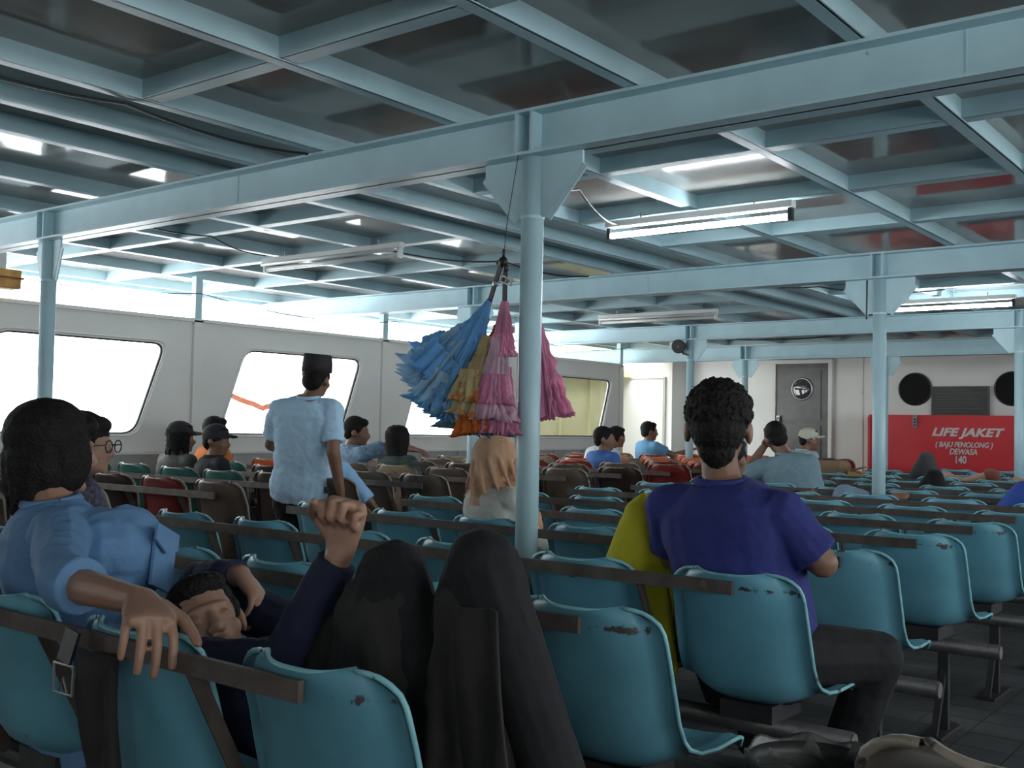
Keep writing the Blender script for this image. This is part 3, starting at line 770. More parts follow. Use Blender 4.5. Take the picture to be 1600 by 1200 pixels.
# ---- 3. reclining man, arm over his forehead, fist raised, knees under a black blanket
M_NAVY = cloth('navy_jacket', (0.012, 0.016, 0.045), .3)
person('person reclining across the front seats in a navy jacket, fist raised and eyes closed', (-1.46, 1.50, .56), (-1.86, 1.52, .66), (0, -1, .05), (-1.985, 1.475, .745), (-.50, -.05, .86), (.80, -.45, .40),
       (-1.84, 1.38, .69), (-1.86, 1.66, .70), (-1.640, 1.40, .725), (-2.24, 1.64, .80), (-1.525, 1.44, .955), (-2.06, 1.62, .835),
       RH=(-1.42, 1.42, .56), LH=(-1.42, 1.6, .56), RK=(-1.40, 1.45, .915), LK=(-1.20, 1.47, .95), RA=(-1.20, 1.45, .52), LA=(-1.03, 1.50, .55),
       shirt=M_NAVY, sleeve=1.9, voxel=.0045, headk=.98, k=.95, hair='short', fold=.012, trousers=M_TROUSER, skin=M_SKIN2,
       rhand=dict(d=(.18, -.02, .98), n=(.25, -.96, 0), side=-1, curl=((1.5, 1.55, 1.0), (1.5, 1.6, 1.0), (1.5, 1.6, 1.0), (1.55, 1.6, 1.0)), thumb=.85, k=1.1, spread=.10),
       lhand=dict(d=(.75, .10, -.60), n=(-.5, -.4, -.75), side=1, curl=(.55, .6, .6, .6), thumb=.2, k=1.0, spread=.08))
M_BLANKET = cloth('black_blanket', (0.020, 0.018, 0.017), .3)
bt = thing('blanket', 'black blanket draped over two raised knees in front', 'blanket', (-1.35, 1.5, .45))
def drape(mb, apex, foot, wide, deep, seed, z0=.42, n=12, seg=40):
    """tent of cloth hanging from a rounded apex with folds growing downwards"""
    rnd = random.Random(seed); ph = [rnd.uniform(0, 6.28) for _ in range(4)]; P = []
    for i in range(n + 1):
        t = i / n; z = apex[2] - (apex[2] - z0) * t
        s = math.sqrt(max(0, 1 - (1 - min(t / .16, 1)) ** 2)) * (.40 + .60 * t ** .8) if t < .16 else (.40 + .60 * t ** .8)
        cx_, cy_ = apex[0] + (foot[0] - apex[0]) * t, apex[1] + (foot[1] - apex[1]) * t
        row = []
        for j in range(seg):
            a = 2 * math.pi * j / seg
            f = 1 + t * (.13 * math.sin(5 * a + ph[0] + .8 * t) + .09 * math.sin(8 * a + ph[1]) + .03 * math.sin(13 * a + ph[2] + 2 * t))
            row.append(V((cx_ + wide * s * f * math.cos(a), cy_ + deep * s * f * math.sin(a), z)))
        P.append(row)
    vs_ = [p for r in P for p in r]; fs = [(i * seg + j, (i + 1) * seg + j, (i + 1) * seg + (j + 1) % seg, i * seg + (j + 1) % seg) for i in range(n) for j in range(seg)]
    fs += [tuple(range(seg)), tuple(reversed(range(n * seg, (n + 1) * seg)))]
    mb.add(vs_, fs)
b = MB(); drape(b, (-1.42, 1.45, .940), (-1.37, 1.47, .40), .190, .155, 1, .46); drape(b, (-1.24, 1.47, .948), (-1.17, 1.50, .40), .108, .15, 5, .48); drape(b, (-1.50, 1.47, .86), (-1.50, 1.48, .4), .19, .14, 8, .50)
organic('blanket_cloth', b, M_BLANKET, bt, .008, 2, .030, .10)
hf = MB(); rows = []
for i in range(9):
    t = i / 8; rows.append([V((-1.125 + .075 * t + s * (.04 + .02 * t), 1.36 - .02 * t + .012 * math.sin(3 * s + 5 * t), .90 - .46 * t - .03 * (t * s))) for s in (-1, -.5, 0, .5, 1)])
hf.grid(rows); o = hf.build('hanging_fold', M_BLANKET, bt, True); sd = o.modifiers.new('thick', 'SOLIDIFY'); sd.thickness = .006
# ---- 4. standing man in the pale blue shirt and black hat
M_SKY = cloth('pale_blue_work_shirt', (0.50, 0.72, 0.93), .3)
person('person standing in the aisle in a pale blue shirt and black hat', (-4.90, 4.28, .80), (-4.765, 4.20, 1.335), (.90, .42, 0), (-4.715, 4.22, 1.445), (.10, 0, 1), (-.30, .95, -.06),
       (-4.640, 4.27, 1.265), (-4.93, 4.13, 1.265), (-4.585, 4.24, 1.03), (-5.06, 4.18, 1.06), (-4.60, 4.32, .80), (-5.0, 4.38, .98),
       RH=(-4.82, 4.31, .80), LH=(-4.98, 4.24, .80), RK=(-4.80, 4.36, .45), LK=(-4.98, 4.30, .45), RA=(-4.80, 4.32, .08), LA=(-4.98, 4.25, .08),
       shirt=M_SKY, voxel=.009, k=.94, sleeve=.78, hat='songkok', fold=.022, thick=1.08, hemdrop=-.06, belly=.02)
# ---- 5. person in long pale blue sleeves just beyond him
seated('person in long pale blue sleeves sitting just beyond the standing figure', -5.08, 4.62, (.5, .85), (-.12, .04), .98, shirt=cloth('light_blue_long_sleeve_shirt', (0.32, 0.55, 0.82), .3), sleeve=1.95, voxel=.013,
       RE=(-5.02, 4.72, .90), RW=(-4.86, 4.82, .70), thick=1.12, headfwd=(-.2, 1, 0), head_off=(-.02, 0))
# ---- 6. black-haired man in the checked shirt, arm out, and the long-haired neighbour
seated('person in a blue-white shirt with an arm stretched toward the long-haired neighbour', -6.46, 6.14, (.25, 1), (0, .02), 1.03, shirt=cloth('blue_white_patterned_shirt', (0.28, 0.42, 0.58), .3, var=.35, vscale=40), sleeve=.7, voxel=.013,
       RE=(-6.17, 6.36, 1.02), RW=(-5.95, 6.38, .99), headfwd=(.75, .6, -.25), headup=(.12, 0, 1), head_off=(.03, .02))
tgirl = seated('person with long straight dark hair and a striped dark shirt near the window', -5.90, 6.14, (.1, 1), (0, 0), .92, shirt=cloth('dark_striped_shirt', (0.05, 0.075, 0.07), .2, var=.7, vscale=30, stretch=(.1, .1, 3)), sleeve=.8, voxel=.013, hair=None, headfwd=(.1, 1, 0))
h = MB(); hc = V((-5.90, 6.16, .52 + .46 * .92 + .125 * .92))
h.loft([(hc + V((0, -.03, z)), V((1, 0, 0)), V((0, 1, 0)), a, b_) for z, a, b_ in ((.125, .03, .04), (.11, .065, .075), (.06, .09, .098), (0, .092, .09), (-.08, .09, .07), (-.16, .092, .055), (-.215, .095, .04))], 20)
organic('hair', h, M_HAIR, tgirl, .009, 1, .012, .02)
# ---- 7. two people in caps by the first window and one behind them
M_DCAP = mat('dark_cap_cloth', (0.025, 0.025, 0.028), .8, .2, 40)
tc_ = seated('person in a dark cap with wavy hair, sitting below the first window', -6.53, 4.56, (.1, 1), (0, 0), .93, shirt=cloth('grey_hooded_top', (0.12, 0.115, 0.11), .3), sleeve=1.9, voxel=.012, hat=('cap', M_DCAP), headfwd=(.45, .9, 0), hairvol=1.05)
h = MB(); hc = V((-6.53, 4.58, .52 + .585 * .93))
for i in range(14):
    a = math.pi + math.pi * i / 13; rr_ = V((math.cos(a) * .075, math.sin(a) * .085, 0)); h.cap(hc + rr_ + V((0, 0, .02)), hc + rr_ * 1.15 + V((0, 0, -.10 - .03 * math.sin(i * 2.1))), .024, .010, 8)
organic('wavy_hair', h, M_HAIR, tc_, .009, 1, .014, .02)
seated('person in a dark cap facing right, sitting beside the wavy-haired one', -6.12, 4.56, (.3, 1), (0, 0), .91, shirt=cloth('black_top', (0.02, 0.02, 0.022), .2), sleeve=1.9, voxel=.012, hat=('cap', M_DCAP), headfwd=(.95, .4, -.05))
seated('person with dark hair and an orange top, behind the two dark caps', -7.20, 5.36, (.2, 1), (0, 0), 1.0, shirt=cloth('orange_top', (0.62, 0.17, 0.04), .2), voxel=.015)

# ---- 8. woman in the beige headscarf
M_SCARF = cloth('beige_headscarf', (0.52, 0.31, 0.19), .35)
th = seated('person in a beige headscarf and white floral blouse beside the nearest pillar', -2.99, 3.72, (.35, .95), (0, .02), .88, shirt=cloth('white_floral_blouse', (0.55, 0.53, 0.47), .3, stain=(.42, .30, .08), sscale=22, sthr=.70), sleeve=1.85, voxel=.008, hair=None, headfwd=(.72, .68, -.05), skin=M_SKIN2, fold=.014,
       RE=(-2.83, 3.82, .70), RW=(-2.68, 4.0, .64), shirt_name='blouse')
R = frame((0, 0, 1), (.72, .68, -.05)); hc = V((-2.99, 3.76, .52 + .585 * .88)); h = MB()
for p, r in (((0, -.020, .036), (.098, .102, .096)), ((0, -.034, -.045), (.098, .088, .095)), ((0, -.035, -.12), (.095, .085, .075)), ((.0, .03, -.125), (.085, .075, .055))): h.ell(hc + R @ V(p), r, R, 20, 12)
h.loft([(hc + R @ V((0, -.02, z)), R.col[0], R.col[1], a, b_) for z, a, b_ in ((-.08, .09, .09), (-.13, .115, .105), (-.165, .135, .112), (-.19, .148, .118))], 20)
h.cap(hc + R @ V((.05, .06, -.12)), hc + R @ V((.06, .15, -.28)), .04, .05); h.cap(hc + R @ V((-.03, .07, -.12)), hc + R @ V((.0, .15, -.25)), .035, .05)
for i in range(9):                                                    # folds wrapping from crown to shoulder
    a0 = -2.4 + .55 * i; pts_ = []
    for j in range(7):
        t_ = j / 6; ang = a0 + .9 * t_; zz = .115 - .27 * t_; rad_ = (.045 + .06 * min(1, t_ * 2.2) + .035 * max(0, t_ - .6) / .4)
        pts_.append(hc + R @ V((math.sin(ang) * rad_ * .98, -math.cos(ang) * rad_ * .95 - .022, zz)))
    h.tube(pts_, [.011, .012, .012, .011, .010, .008, .005], 8)
organic('headscarf', h, M_SCARF, th, .006, 3, .014, .07)

# ---- 9. man in the royal blue T-shirt, arms folded
M_ROYAL = cloth('royal_blue_tshirt', (0.025, 0.032, 0.18), .22)
tb = person('person in a royal blue T-shirt with cropped black hair, back to the camera', (-1.40, 2.99, .53), (-1.475, 2.93, 1.035), (1, -.02, 0), (-1.505, 2.965, 1.200), (0, .02, 1), (-.42, .90, -.03),
       (-1.285, 2.925, .958), (-1.650, 2.925, .955), (-1.180, 2.98, .825), (-1.675, 3.0, .80), (-1.33, 3.19, .82), (-1.58, 3.19, .83),
       RH=(-1.28, 3.0, .54), LH=(-1.50, 3.0, .54), RK=(-1.115, 3.24, .525), LK=(-1.56, 3.40, .55), RA=(-1.245, 3.22, .09), LA=(-1.58, 3.42, .09),
       shirt=M_ROYAL, voxel=.007, k=1.08, sleeve=.86, thick=1.02, belly=.05, fold=.014, headk=1.18, hemdrop=-.03, hair=None, leg=1.05)
R = frame((0, .02, 1), (-.42, .90, -.03)); hc = V((-1.505, 2.965, 1.200)); h = MB(); hk = 1.18
for p, r in (((0, -.018, .046), (.086, .100, .086)), ((0, -.045, .0), (.070, .070, .070)), ((0, -.066, -.055), (.046, .028, .042)), ((0, -.064, -.082), (.028, .020, .020)), ((.066, .0, .045), (.018, .035, .040)), ((-.066, .0, .045), (.018, .035, .040)), ((0, .05, .08), (.06, .04, .035))): h.ell(hc + R @ (V(p) * hk), [q * hk for q in r], R, 18, 12)
rq = random.Random(9)
for i in range(420):                                                  # short wiry tufts
    u, w_ = rq.uniform(0, 6.283), rq.uniform(-.35, 1); q = math.sqrt(1 - w_ * w_); n_ = V((math.cos(u) * q, math.sin(u) * q, w_))
    if n_.y > .75 and w_ < .4: continue
    p = hc + R @ (V((n_.x * .084, n_.y * .098 - .018, n_.z * .084 + .046)) * hk); h.cap(p, p + R @ (n_ + V((rq.uniform(-.4, .4), rq.uniform(-.4, .4), .2))).normalized() * .007, .0045, .003, 5)
organic('hair', h, M_HAIR, tb, .0045, 0, .008, .012)

# ---- 10. person lying beside him: one knee up in yellow trousers
M_YEL = cloth('yellow_trousers_cloth', (0.52, 0.47, 0.02), .2)
ty = person('person lying behind the seat backs with one knee up in yellow', (-2.04, 2.99, .54), (-2.54, 2.99, .56), (0, -1, 0), (-2.70, 2.99, .58), (-1, 0, .1), (0, .1, 1),
       (-2.55, 2.84, .58), (-2.55, 3.14, .58), (-2.32, 2.86, .54), (-2.32, 3.15, .54), (-2.14, 2.94, .58), (-2.14, 3.08, .58),
       RH=(-1.88, 2.94, .52), LH=(-1.88, 3.06, .52), RK=(-1.79, 2.99, .88), LK=(-1.76, 3.06, .80), RA=(-1.76, 3.0, .52), LA=(-1.70, 3.12, .52), shirt=cloth('dull_dark_shirt', (.03, .03, .035)), trousers=M_YEL, voxel=.012)
b = MB(); drape(b, (-1.785, 3.0, .995), (-1.79, 3.0, .40), .128, .13, 3, .44, seg=40)
organic('yellow_wrap', b, M_YEL, ty, .008, 4, .010, .12)

# ---- 11. further passengers
seated('person in a blue T-shirt in profile among the red chairs', -5.56, 8.58, (.4, 1), (0, 0), 1.0, shirt=cloth('mid_blue_tshirt', (0.06, 0.16, 0.46), .2), voxel=.016, headfwd=(.85, .5, 0), seat=.50)
seated('person in white bending forward, head hidden behind the blue T-shirt profile', -6.30, 9.40, (.2, 1), (.16, .10), .98, shirt=cloth('white_shirt', (0.62, 0.66, 0.70), .2), sleeve=1.9, voxel=.016, seat=.52, head_off=(.08, .10))
seated('person in a light blue shirt sitting in the bright side doorway', -6.97, 11.80, (.5, 1), (0, 0), 1.05, shirt=cloth('light_blue_shirt', (0.16, 0.38, 0.62), .2), voxel=.018, headfwd=(.6, .8, 0), RE=(-6.66, 11.9, .86), RW=(-6.48, 12.0, .93), seat=.54)
seated('person in a grey-blue shirt leaning left with hand on forehead', -3.28, 7.86, (.15, 1), (-.14, .03), 1.06, shirt=cloth('grey_blue_shirt', (0.21, 0.31, 0.37), .3), voxel=.013, sleeve=.75, headfwd=(-.55, .75, -.35), headup=(-.30, -.05, 1), head_off=(-.10, 0),
       LS=(-3.60, 7.84, .90), LE=(-3.77, 7.84, .82), LW=(-3.63, 7.92, 1.06), thick=1.1, fold=.02, seat=.52)
seated('person in a white cap bending down in front of the dark door', -4.62, 11.02, (.5, 1), (.0, .05), 1.0, shirt=cloth('pale_work_shirt', (0.40, 0.48, 0.55), .2), voxel=.018, hat=('cap', mat('white_cap_cloth', (0.62, 0.60, 0.52), .8, .08, 30)), headfwd=(.85, .4, -.35), head_off=(.05, .03))
seated('person in a pale blue shirt mostly hidden behind the cropped black head', -2.27, 4.58, (0, 1), (0, 0), .92, shirt=cloth('pale_blue_tshirt', (0.38, 0.50, 0.60), .2), voxel=.014)
# lying figures on the far seats
def lying(label, x, y, dirx, shirt, trousers, knee_z=.95, kx=.12, up_shoulder=0.0, k=1.0, voxel=.018, sleeve=.7, skin=M_SKIN, hipx=0.0):
    """body along X on the seats at row centre y; x = hips; dirx=+1: head towards +X"""
    d = dirx; pel = V((x, y, .55)); nk = V((x + d * .46, y, .58 + up_shoulder)); hd = nk + V((d * .15, 0, .03))
    ax = V((0, -d, 0))
    return person(label, pel, nk, ax, hd, (d, 0, .15), (0, 0, 1), nk + V((-d * .05, -d * .16, .02 + up_shoulder)), nk + V((-d * .05, d * .16, .02)), nk + V((-d * .27, -d * .20, .0 + up_shoulder * .6)), nk + V((-d * .27, d * .2, -.02)),
        nk + V((-d * .40, -d * .06, .10)), nk + V((-d * .42, d * .06, .10)), RH=pel + V((-d * .05, -d * .09, 0)), LH=pel + V((-d * .05, d * .09, 0)),
        RK=(x - d * (.14 + kx), y - .05, knee_z), LK=(x - d * (.20 + kx), y + .10, knee_z - .03), RA=(x - d * (.36 + kx), y - .05, .55), LA=(x - d * (.42 + kx), y + .10, .55), shirt=shirt, trousers=trousers, voxel=voxel, k=k, sleeve=sleeve, skin=skin)
M_GTR = cloth('dark_grey_trousers', (0.04, 0.042, 0.045), .1)
lying('person lying before the red chest, knees up in dark grey trousers', -2.86, 10.20, 1, cloth('red_brown_vest', (.20, .06, .04)), M_GTR, .965, .04, .12, sleeve=.2, skin=M_SKIN2)
lying('person lying one row nearer, only a black trouser knee showing above the seats', -2.36, 8.60, 1, cloth('black_shirt', (.02, .02, .02)), M_TROUSER, .86, .0)
lying('person lying behind the pillar, grey-blue shoulder showing', -2.28, 7.00, -1, cloth('grey_blue_tshirt', (.20, .27, .36)), M_TROUSER, .68, .1, .09)
lying('person lying at the right edge wrapped in bright blue cloth', -1.25, 7.00, 1, cloth('bright_blue_cloth', (.035, .09, .40), .35), cloth('bright_blue_wrap', (.035, .09, .40), .35), .86, .12, .14, sleeve=1.9)
finish_organic()
# ================================================================ props
# hanging bundle of ruffled cloths
hb = thing('hanging_bundle', 'bundle of blue, orange and pink ruffled cloths hung from the nearest beam', 'cloth bundle', (-2.66, 3.31, 1.1))
K = V((-2.625, 3.305, 1.845))                                        # knot
st = MB(); st.tube([(-2.555, 3.30, 2.262), (-2.60, 3.295, 2.0), K], .0018, 5); st.build('string', M_BLACK, hb)
kn = MB(); kn.ell(K, (.022, .016, .022)); kn.ell(K + V((-.02, 0, .0)), (.016, .012, .01)); kn.ell(K + V((.015, 0, -.025)), (.012, .012, .018)); kn.tube([K + V((0, 0, .02)), K + V((.004, 0, .05))], .006, 6); kn.build('knot', M_BLACK, hb, True)
A1, A2 = V((-2.71, 3.33, 1.695)), V((-2.625, 3.32, 1.685))
b = MB(); b.bar(K + V((-.01, 0, -.01)), A1, .020, .006, (0, 1, 0)); b.bar(K + V((.012, 0, -.03)), A2, .020, .006, (0, 1, 0)); b.build('strap', M_BLACK, hb)
bk = MB(); c = K + V((.02, -.004, -.075)); Rb = Matrix.Rotation(.35, 3, 'Y')
for dx, dz, w_, h_ in ((0, .012, .06, .006), (0, -.012, .06, .006), (-.028, 0, .006, .03), (.028, 0, .006, .03), (0, 0, .005, .03)): bk.box(c + Rb @ V((dx, 0, dz)), (w_, .006, h_), Rb)
bk.ell(V((-2.672, 3.318, 1.765)), (.014, .010, .016)); bk.build('buckle', M_STEEL, hb)
def ruffle(name, m, top, bot, r_top, r_bot, seed, pleats=13, n=24, seg=200, t0=0.0, flat=.62, frill=.25, sq=0.0):
    """gathered cloth: narrow at the top, pleated and flaring into a frilled lower edge"""
    rnd = random.Random(seed); top, bot = V(top), V(bot); d = (bot - top); L_ = d.length; d.normalize()
    a = d.cross(V((0, 1, 0))).normalized(); b_ = d.cross(a); ph = [rnd.uniform(0, 6.28) for _ in range(5)]
    P = []
    for i in range(n + 1):
        t = i / n; tt = t0 + (1 - t0) * t
        rad = r_top + (r_bot - r_top) * tt ** 1.15
        row = []
        for j in range(seg):
            q = 2 * math.pi * j / seg
            pl = .19 * math.sin(pleats * q + ph[0] + .6 * math.sin(3 * tt + ph[1])) * min(1, .35 + tt) + .10 * math.sin(5 * q + ph[2] + 1.5 * tt)
            fr = frill * max(0, (tt - .80) / .20) ** 2 * math.sin(pleats * 2.6 * q + ph[3] + 9 * noise.noise(V((math.cos(q) * 2, math.sin(q) * 2, seed))))
            rr_ = rad * (1 + pl + fr) + (.012 * noise.noise(V((q * 3, tt * 6, seed))) + .026 * noise.noise(V((math.cos(q) * 8, math.sin(q) * 8, tt * 13 + seed)))) * min(1, tt * 1.6)
            off = .030 * noise.noise(V((math.cos(q) * 1.7, math.sin(q) * 1.7, seed + 3.3))) * (tt > .9) + .012 * fr / max(frill, .01)
            row.append(top + d * (L_ * t + off * L_) + a * (rr_ * math.cos(q)) + b_ * (rr_ * flat * math.sin(q)))
        P.append(row + row[:1])
    mb = MB(); mb.grid(P); o = mb.build(name, m, hb, True); s = o.modifiers.new('thick', 'SOLIDIFY'); s.thickness = .003
    return o
def thin(name, col, **kw):
    m = cloth(name, col, .2, var=.18, vscale=14, **kw)
    nt = m.node_tree; n = nt.nodes; L = nt.links; b = n['Principled BSDF']
    tr = n.new('ShaderNodeBsdfTranslucent'); mx = n.new('ShaderNodeMixShader'); mx.inputs[0].default_value = .5
    L.new(b.inputs['Base Color'].links[0].from_socket, tr.inputs['Color'])
    L.new(b.outputs[0], mx.inputs[1]); L.new(tr.outputs[0], mx.inputs[2]); L.new(mx.outputs[0], n['Material Output'].inputs[0])
    return m
M_RB, M_RB2, M_RB3 = thin('blue_ruffle_cloth', (.26, .60, .92)), thin('pale_blue_ruffle_cloth', (.52, .76, .93)), thin('dull_teal_ruffle_cloth', (.16, .30, .36))
M_RO, M_RO2 = thin('orange_ruffle_cloth', (.80, .25, .05)), thin('tan_ruffle_cloth', (.74, .62, .36), stain=(.80, .28, .06), sscale=11, sthr=.56)
M_RP, M_RP2 = thin('pink_ruffle_cloth', (.88, .40, .60)), thin('pale_pink_ruffle_cloth', (.88, .66, .78))
ruffle('blue_bodice', M_RB, A1 + V((.0, .0, .005)), (-2.88, 3.36, 1.47), .010, .095, 1, 6, frill=.0)
ruffle('blue_skirt', M_RB2, (-2.83, 3.36, 1.56), (-3.06, 3.36, 1.355), .070, .150, 2, 15, frill=.2)
ruffle('blue_tier', M_RB2, (-2.84, 3.38, 1.53), (-2.945, 3.375, 1.275), .07, .160, 3, 14, frill=.2)
ruffle('blue_frill', M_RB, (-2.90, 3.36, 1.50), (-3.00, 3.36, 1.40), .120, .150, 21, 17, frill=.25, n=12)
ruffle('blue_frill', M_RB2, (-2.93, 3.365, 1.43), (-3.01, 3.365, 1.31), .130, .165, 22, 19, frill=.28, n=12)
ruffle('blue_frill', M_RB, (-2.91, 3.375, 1.37), (-2.95, 3.375, 1.25), .140, .170, 23, 18, frill=.28, n=12)
ruffle('blue_underskirt', M_RB, (-2.86, 3.40, 1.46), (-2.955, 3.40, 1.225), .07, .150, 13, 16, frill=.3)
ruffle('teal_lining', M_RB3, (-2.84, 3.42, 1.44), (-2.865, 3.41, 1.175), .07, .140, 4, 16, frill=.35)
ruffle('orange_bodice', M_RO, (-2.69, 3.40, 1.66), (-2.735, 3.37, 1.47), .010, .038, 5, 5, frill=0)
ruffle('orange_skirt', M_RO2, (-2.725, 3.335, 1.56), (-2.785, 3.305, 1.235), .016, .082, 6, 9, frill=.4)
ruffle('orange_frill', M_RO2, (-2.765, 3.31, 1.42), (-2.775, 3.30, 1.29), .055, .080, 24, 12, frill=.35, n=12)
ruffle('orange_hem', M_RO, (-2.775, 3.32, 1.31), (-2.755, 3.32, 1.165), .060, .090, 16, 11, frill=.4)
ruffle('pink_bodice', M_RP, A2 + V((0, .0, .005)), (-2.635, 3.325, 1.47), .014, .052, 7, 5, frill=0, flat=.5)
ruffle('pink_skirt', M_RP2, (-2.642, 3.315, 1.56), (-2.665, 3.300, 1.22), .026, .082, 8, 11, frill=.4, flat=.45)
ruffle('pink_tier', M_RP, (-2.645, 3.325, 1.43), (-2.650, 3.312, 1.165), .048, .085, 9, 12, frill=.38, flat=.42)
ruffle('pink_frill', M_RP, (-2.655, 3.305, 1.40), (-2.66, 3.298, 1.28), .062, .082, 25, 13, frill=.35, flat=.45, n=12)
ruffle('pink_side_skirt', M_RP, (-2.60, 3.50, 1.64), (-2.535, 3.51, 1.235), .014, .088, 10, 11, frill=.3)

# loudspeaker on the far pillar
ls = thing('loudspeaker', 'round black loudspeaker clamped to the far pillar', 'loudspeaker', (-6.22, 11.38, 2.14))
c = V((-6.30, 11.36, 2.185)); fw = V((.25, -.95, -.1)).normalized()
MB().tube([c - fw * .09, c - fw * .04, c + fw * .0, c + fw * .03], [.03, .045, .078, .085], 24).build('horn', M_BLACK, ls, True)
MB().tube([c + fw * .0285, c + fw * .034], [.075, .075], 24).build('grille', mat('dark_grille', (.035, .035, .035), .6, .3, 200), ls)
MB().tube([c + fw * .034, c + fw * .042], [.02, .012], 14).build('centre_cap', mat('grey_cap', (.09, .09, .09), .5), ls)
MB().tube([c - fw * .06, c - fw * .06 + V((.03, .02, -.09)), V((-6.2, 11.415, 2.08))], .012, 8).build('bracket', M_BLACK, ls)

# red life jacket chest with lettering
M_RED = mat('red_chest_paint', (0.62, 0.02, 0.03), .4, .06, 3, .03, 40)
ch = thing('life_jacket_chest', 'long red wooden life jacket chest with white stencilled lettering', 'chest', (-3.2, 13.6, 0))
MB().lim(-4.77, -1.2, 13.6, 14.35, 0.0, 1.40).build('body', M_RED, ch)
MB().lim(-4.79, -1.18, 13.585, 14.36, 1.40, 1.425).build('lid', M_RED, ch)
MB().lim(-4.80, -4.765, 13.58, 14.36, 0.0, 1.40).build('corner_batten', M_RED, ch)
hs = MB(); hs.lim(-4.235, -4.185, 13.575, 13.60, 1.27, 1.42); hso = hs.build('hasp', mat('grey_hasp', (.25, .25, .24), .5, .3, 30), ch)
for z in (1.29, 1.325, 1.36): MB().lim(-4.222, -4.198, 13.568, 13.576, z, z + .018).build('hasp_slot', M_BLACK, hso)
M_LET = mat('white_lettering_paint', (.62, .60, .58), .6, .1, 30)
def lettering(txt, xc, zc, h, w, shear=0.0, bold=0.0, parent=ch, m=M_LET, y=13.597, space=1.0):
    cu = bpy.data.curves.new('lettering', 'FONT'); cu.body = txt; cu.size = 1.0; cu.shear = shear; cu.offset = bold; cu.extrude = .002; cu.align_x = 'CENTER'; cu.align_y = 'CENTER'; cu.space_character = space
    o = bpy.data.objects.new('lettering_tmp', cu); COL.objects.link(o)
    dg = bpy.context.evaluated_depsgraph_get(); me = bpy.data.meshes.new_from_object(o.evaluated_get(dg)); bpy.data.objects.remove(o)
    xs = [v.co.x for v in me.vertices]; ys = [v.co.y for v in me.vertices]
    sx, sy = w / (max(xs) - min(xs)), h / (max(ys) - min(ys)); mx, my = (max(xs) + min(xs)) / 2, (max(ys) + min(ys)) / 2
    for v in me.vertices: v.co = ((v.co.x - mx) * sx + xc, y - v.co.z, (v.co.y - my) * sy + zc)
    me.materials.append(m); return link('lettering', me, parent)
lettering('LIFE JAKET', -3.59, 1.205, .135, .84, .30, .042, space=1.05)
lettering('( BAJU PENOLONG )', -3.635, 1.06, .085, .66, .22, .024)
lettering('DEWASA', -3.64, .985, .075, .32, .22, .028)
lettering('140', -3.665, .888, .095, .125, 0, .026)
# notice board over the chest
nb = thing('notice_board', 'dark grey notice board between the two portholes', 'notice board', (-3.91, 14.47, 1.43))
MB().lim(-4.26, -3.57, 14.455, 14.50, 1.40, 1.80).build('board', mat('dark_slate_board', (.055, .055, .055), .5, .2, 10), nb)
nbo = nb.children[0] if nb.children else nb
fr = MB(); fr.lim(-4.27, -3.56, 14.45, 14.50, 1.80, 1.815); fr.lim(-4.27, -4.255, 14.45, 14.5, 1.40, 1.80); fr.lim(-3.575, -3.56, 14.45, 14.5, 1.40, 1.80); fr.build('board_frame', mat('grey_board_frame', (.10, .10, .10), .5), nb)
for i in range(9):
    z = 1.765 - .04 * i; MB().lim(-4.22, -4.22 + .58 * (.75 + .25 * math.sin(i * 2.3)), 14.452, 14.456, z - .004, z + .004).build('text_line', mat('faded_chalk', (.12, .12, .115), .8), nbo)

# fluorescent fittings
M_TUBE = mat('lit_fluorescent_tube', (1, 1, 1), .3, emit=((0.90, 0.97, 1.0), 26.0))
M_TUBEOFF = mat('unlit_fluorescent_tube', (.62, .64, .63), .2)
def fitting(label, xa, xb, y, z, lit):
    t = thing('fluorescent_light', label, 'lamp', ((xa + xb) / 2, y, z), 'fluorescent ceiling fittings')
    bevel(MB().lim(xa - .03, xb + .03, y - .03, y + .03, z + .045, z + .085).build('housing', M_WHITE, t), .006)
    MB().cyl((xa, y, z), (xb, y, z), .0165, 14).build('tube', M_TUBE if lit else M_TUBEOFF, t, True)
    for x in (xa - .012, xb + .012): MB().box((x, y, z + .018), (.022, .036, .075)).build('lamp_holder', M_WHITE if not lit else M_BLACK, t)
    for x in (xa + .2, xb - .2): MB().tube([(x, y, z + .085), (x, y, ZS + .01)], .005, 6).build('hanger', M_STEEL, t)
    if lit is False: MB().cyl((xa, y - .05, z + .03), (xb, y - .05, z + .03), .013, 10).build('spare_tube', M_TUBEOFF, t, True)
fitting('lit fluorescent tube right of the nearest pillar', -3.43, -2.32, 5.35, 2.335, True)
fitting('lit fluorescent tube right of the second pillar', -3.36, -2.27, 9.98, 2.335, True)
fitting('unlit twin fluorescent fitting above the second window', -6.40, -5.03, 5.20, 2.335, False)
fitting('unlit fluorescent fitting beyond the second roof beam', -6.40, -5.03, 9.80, 2.335, False)

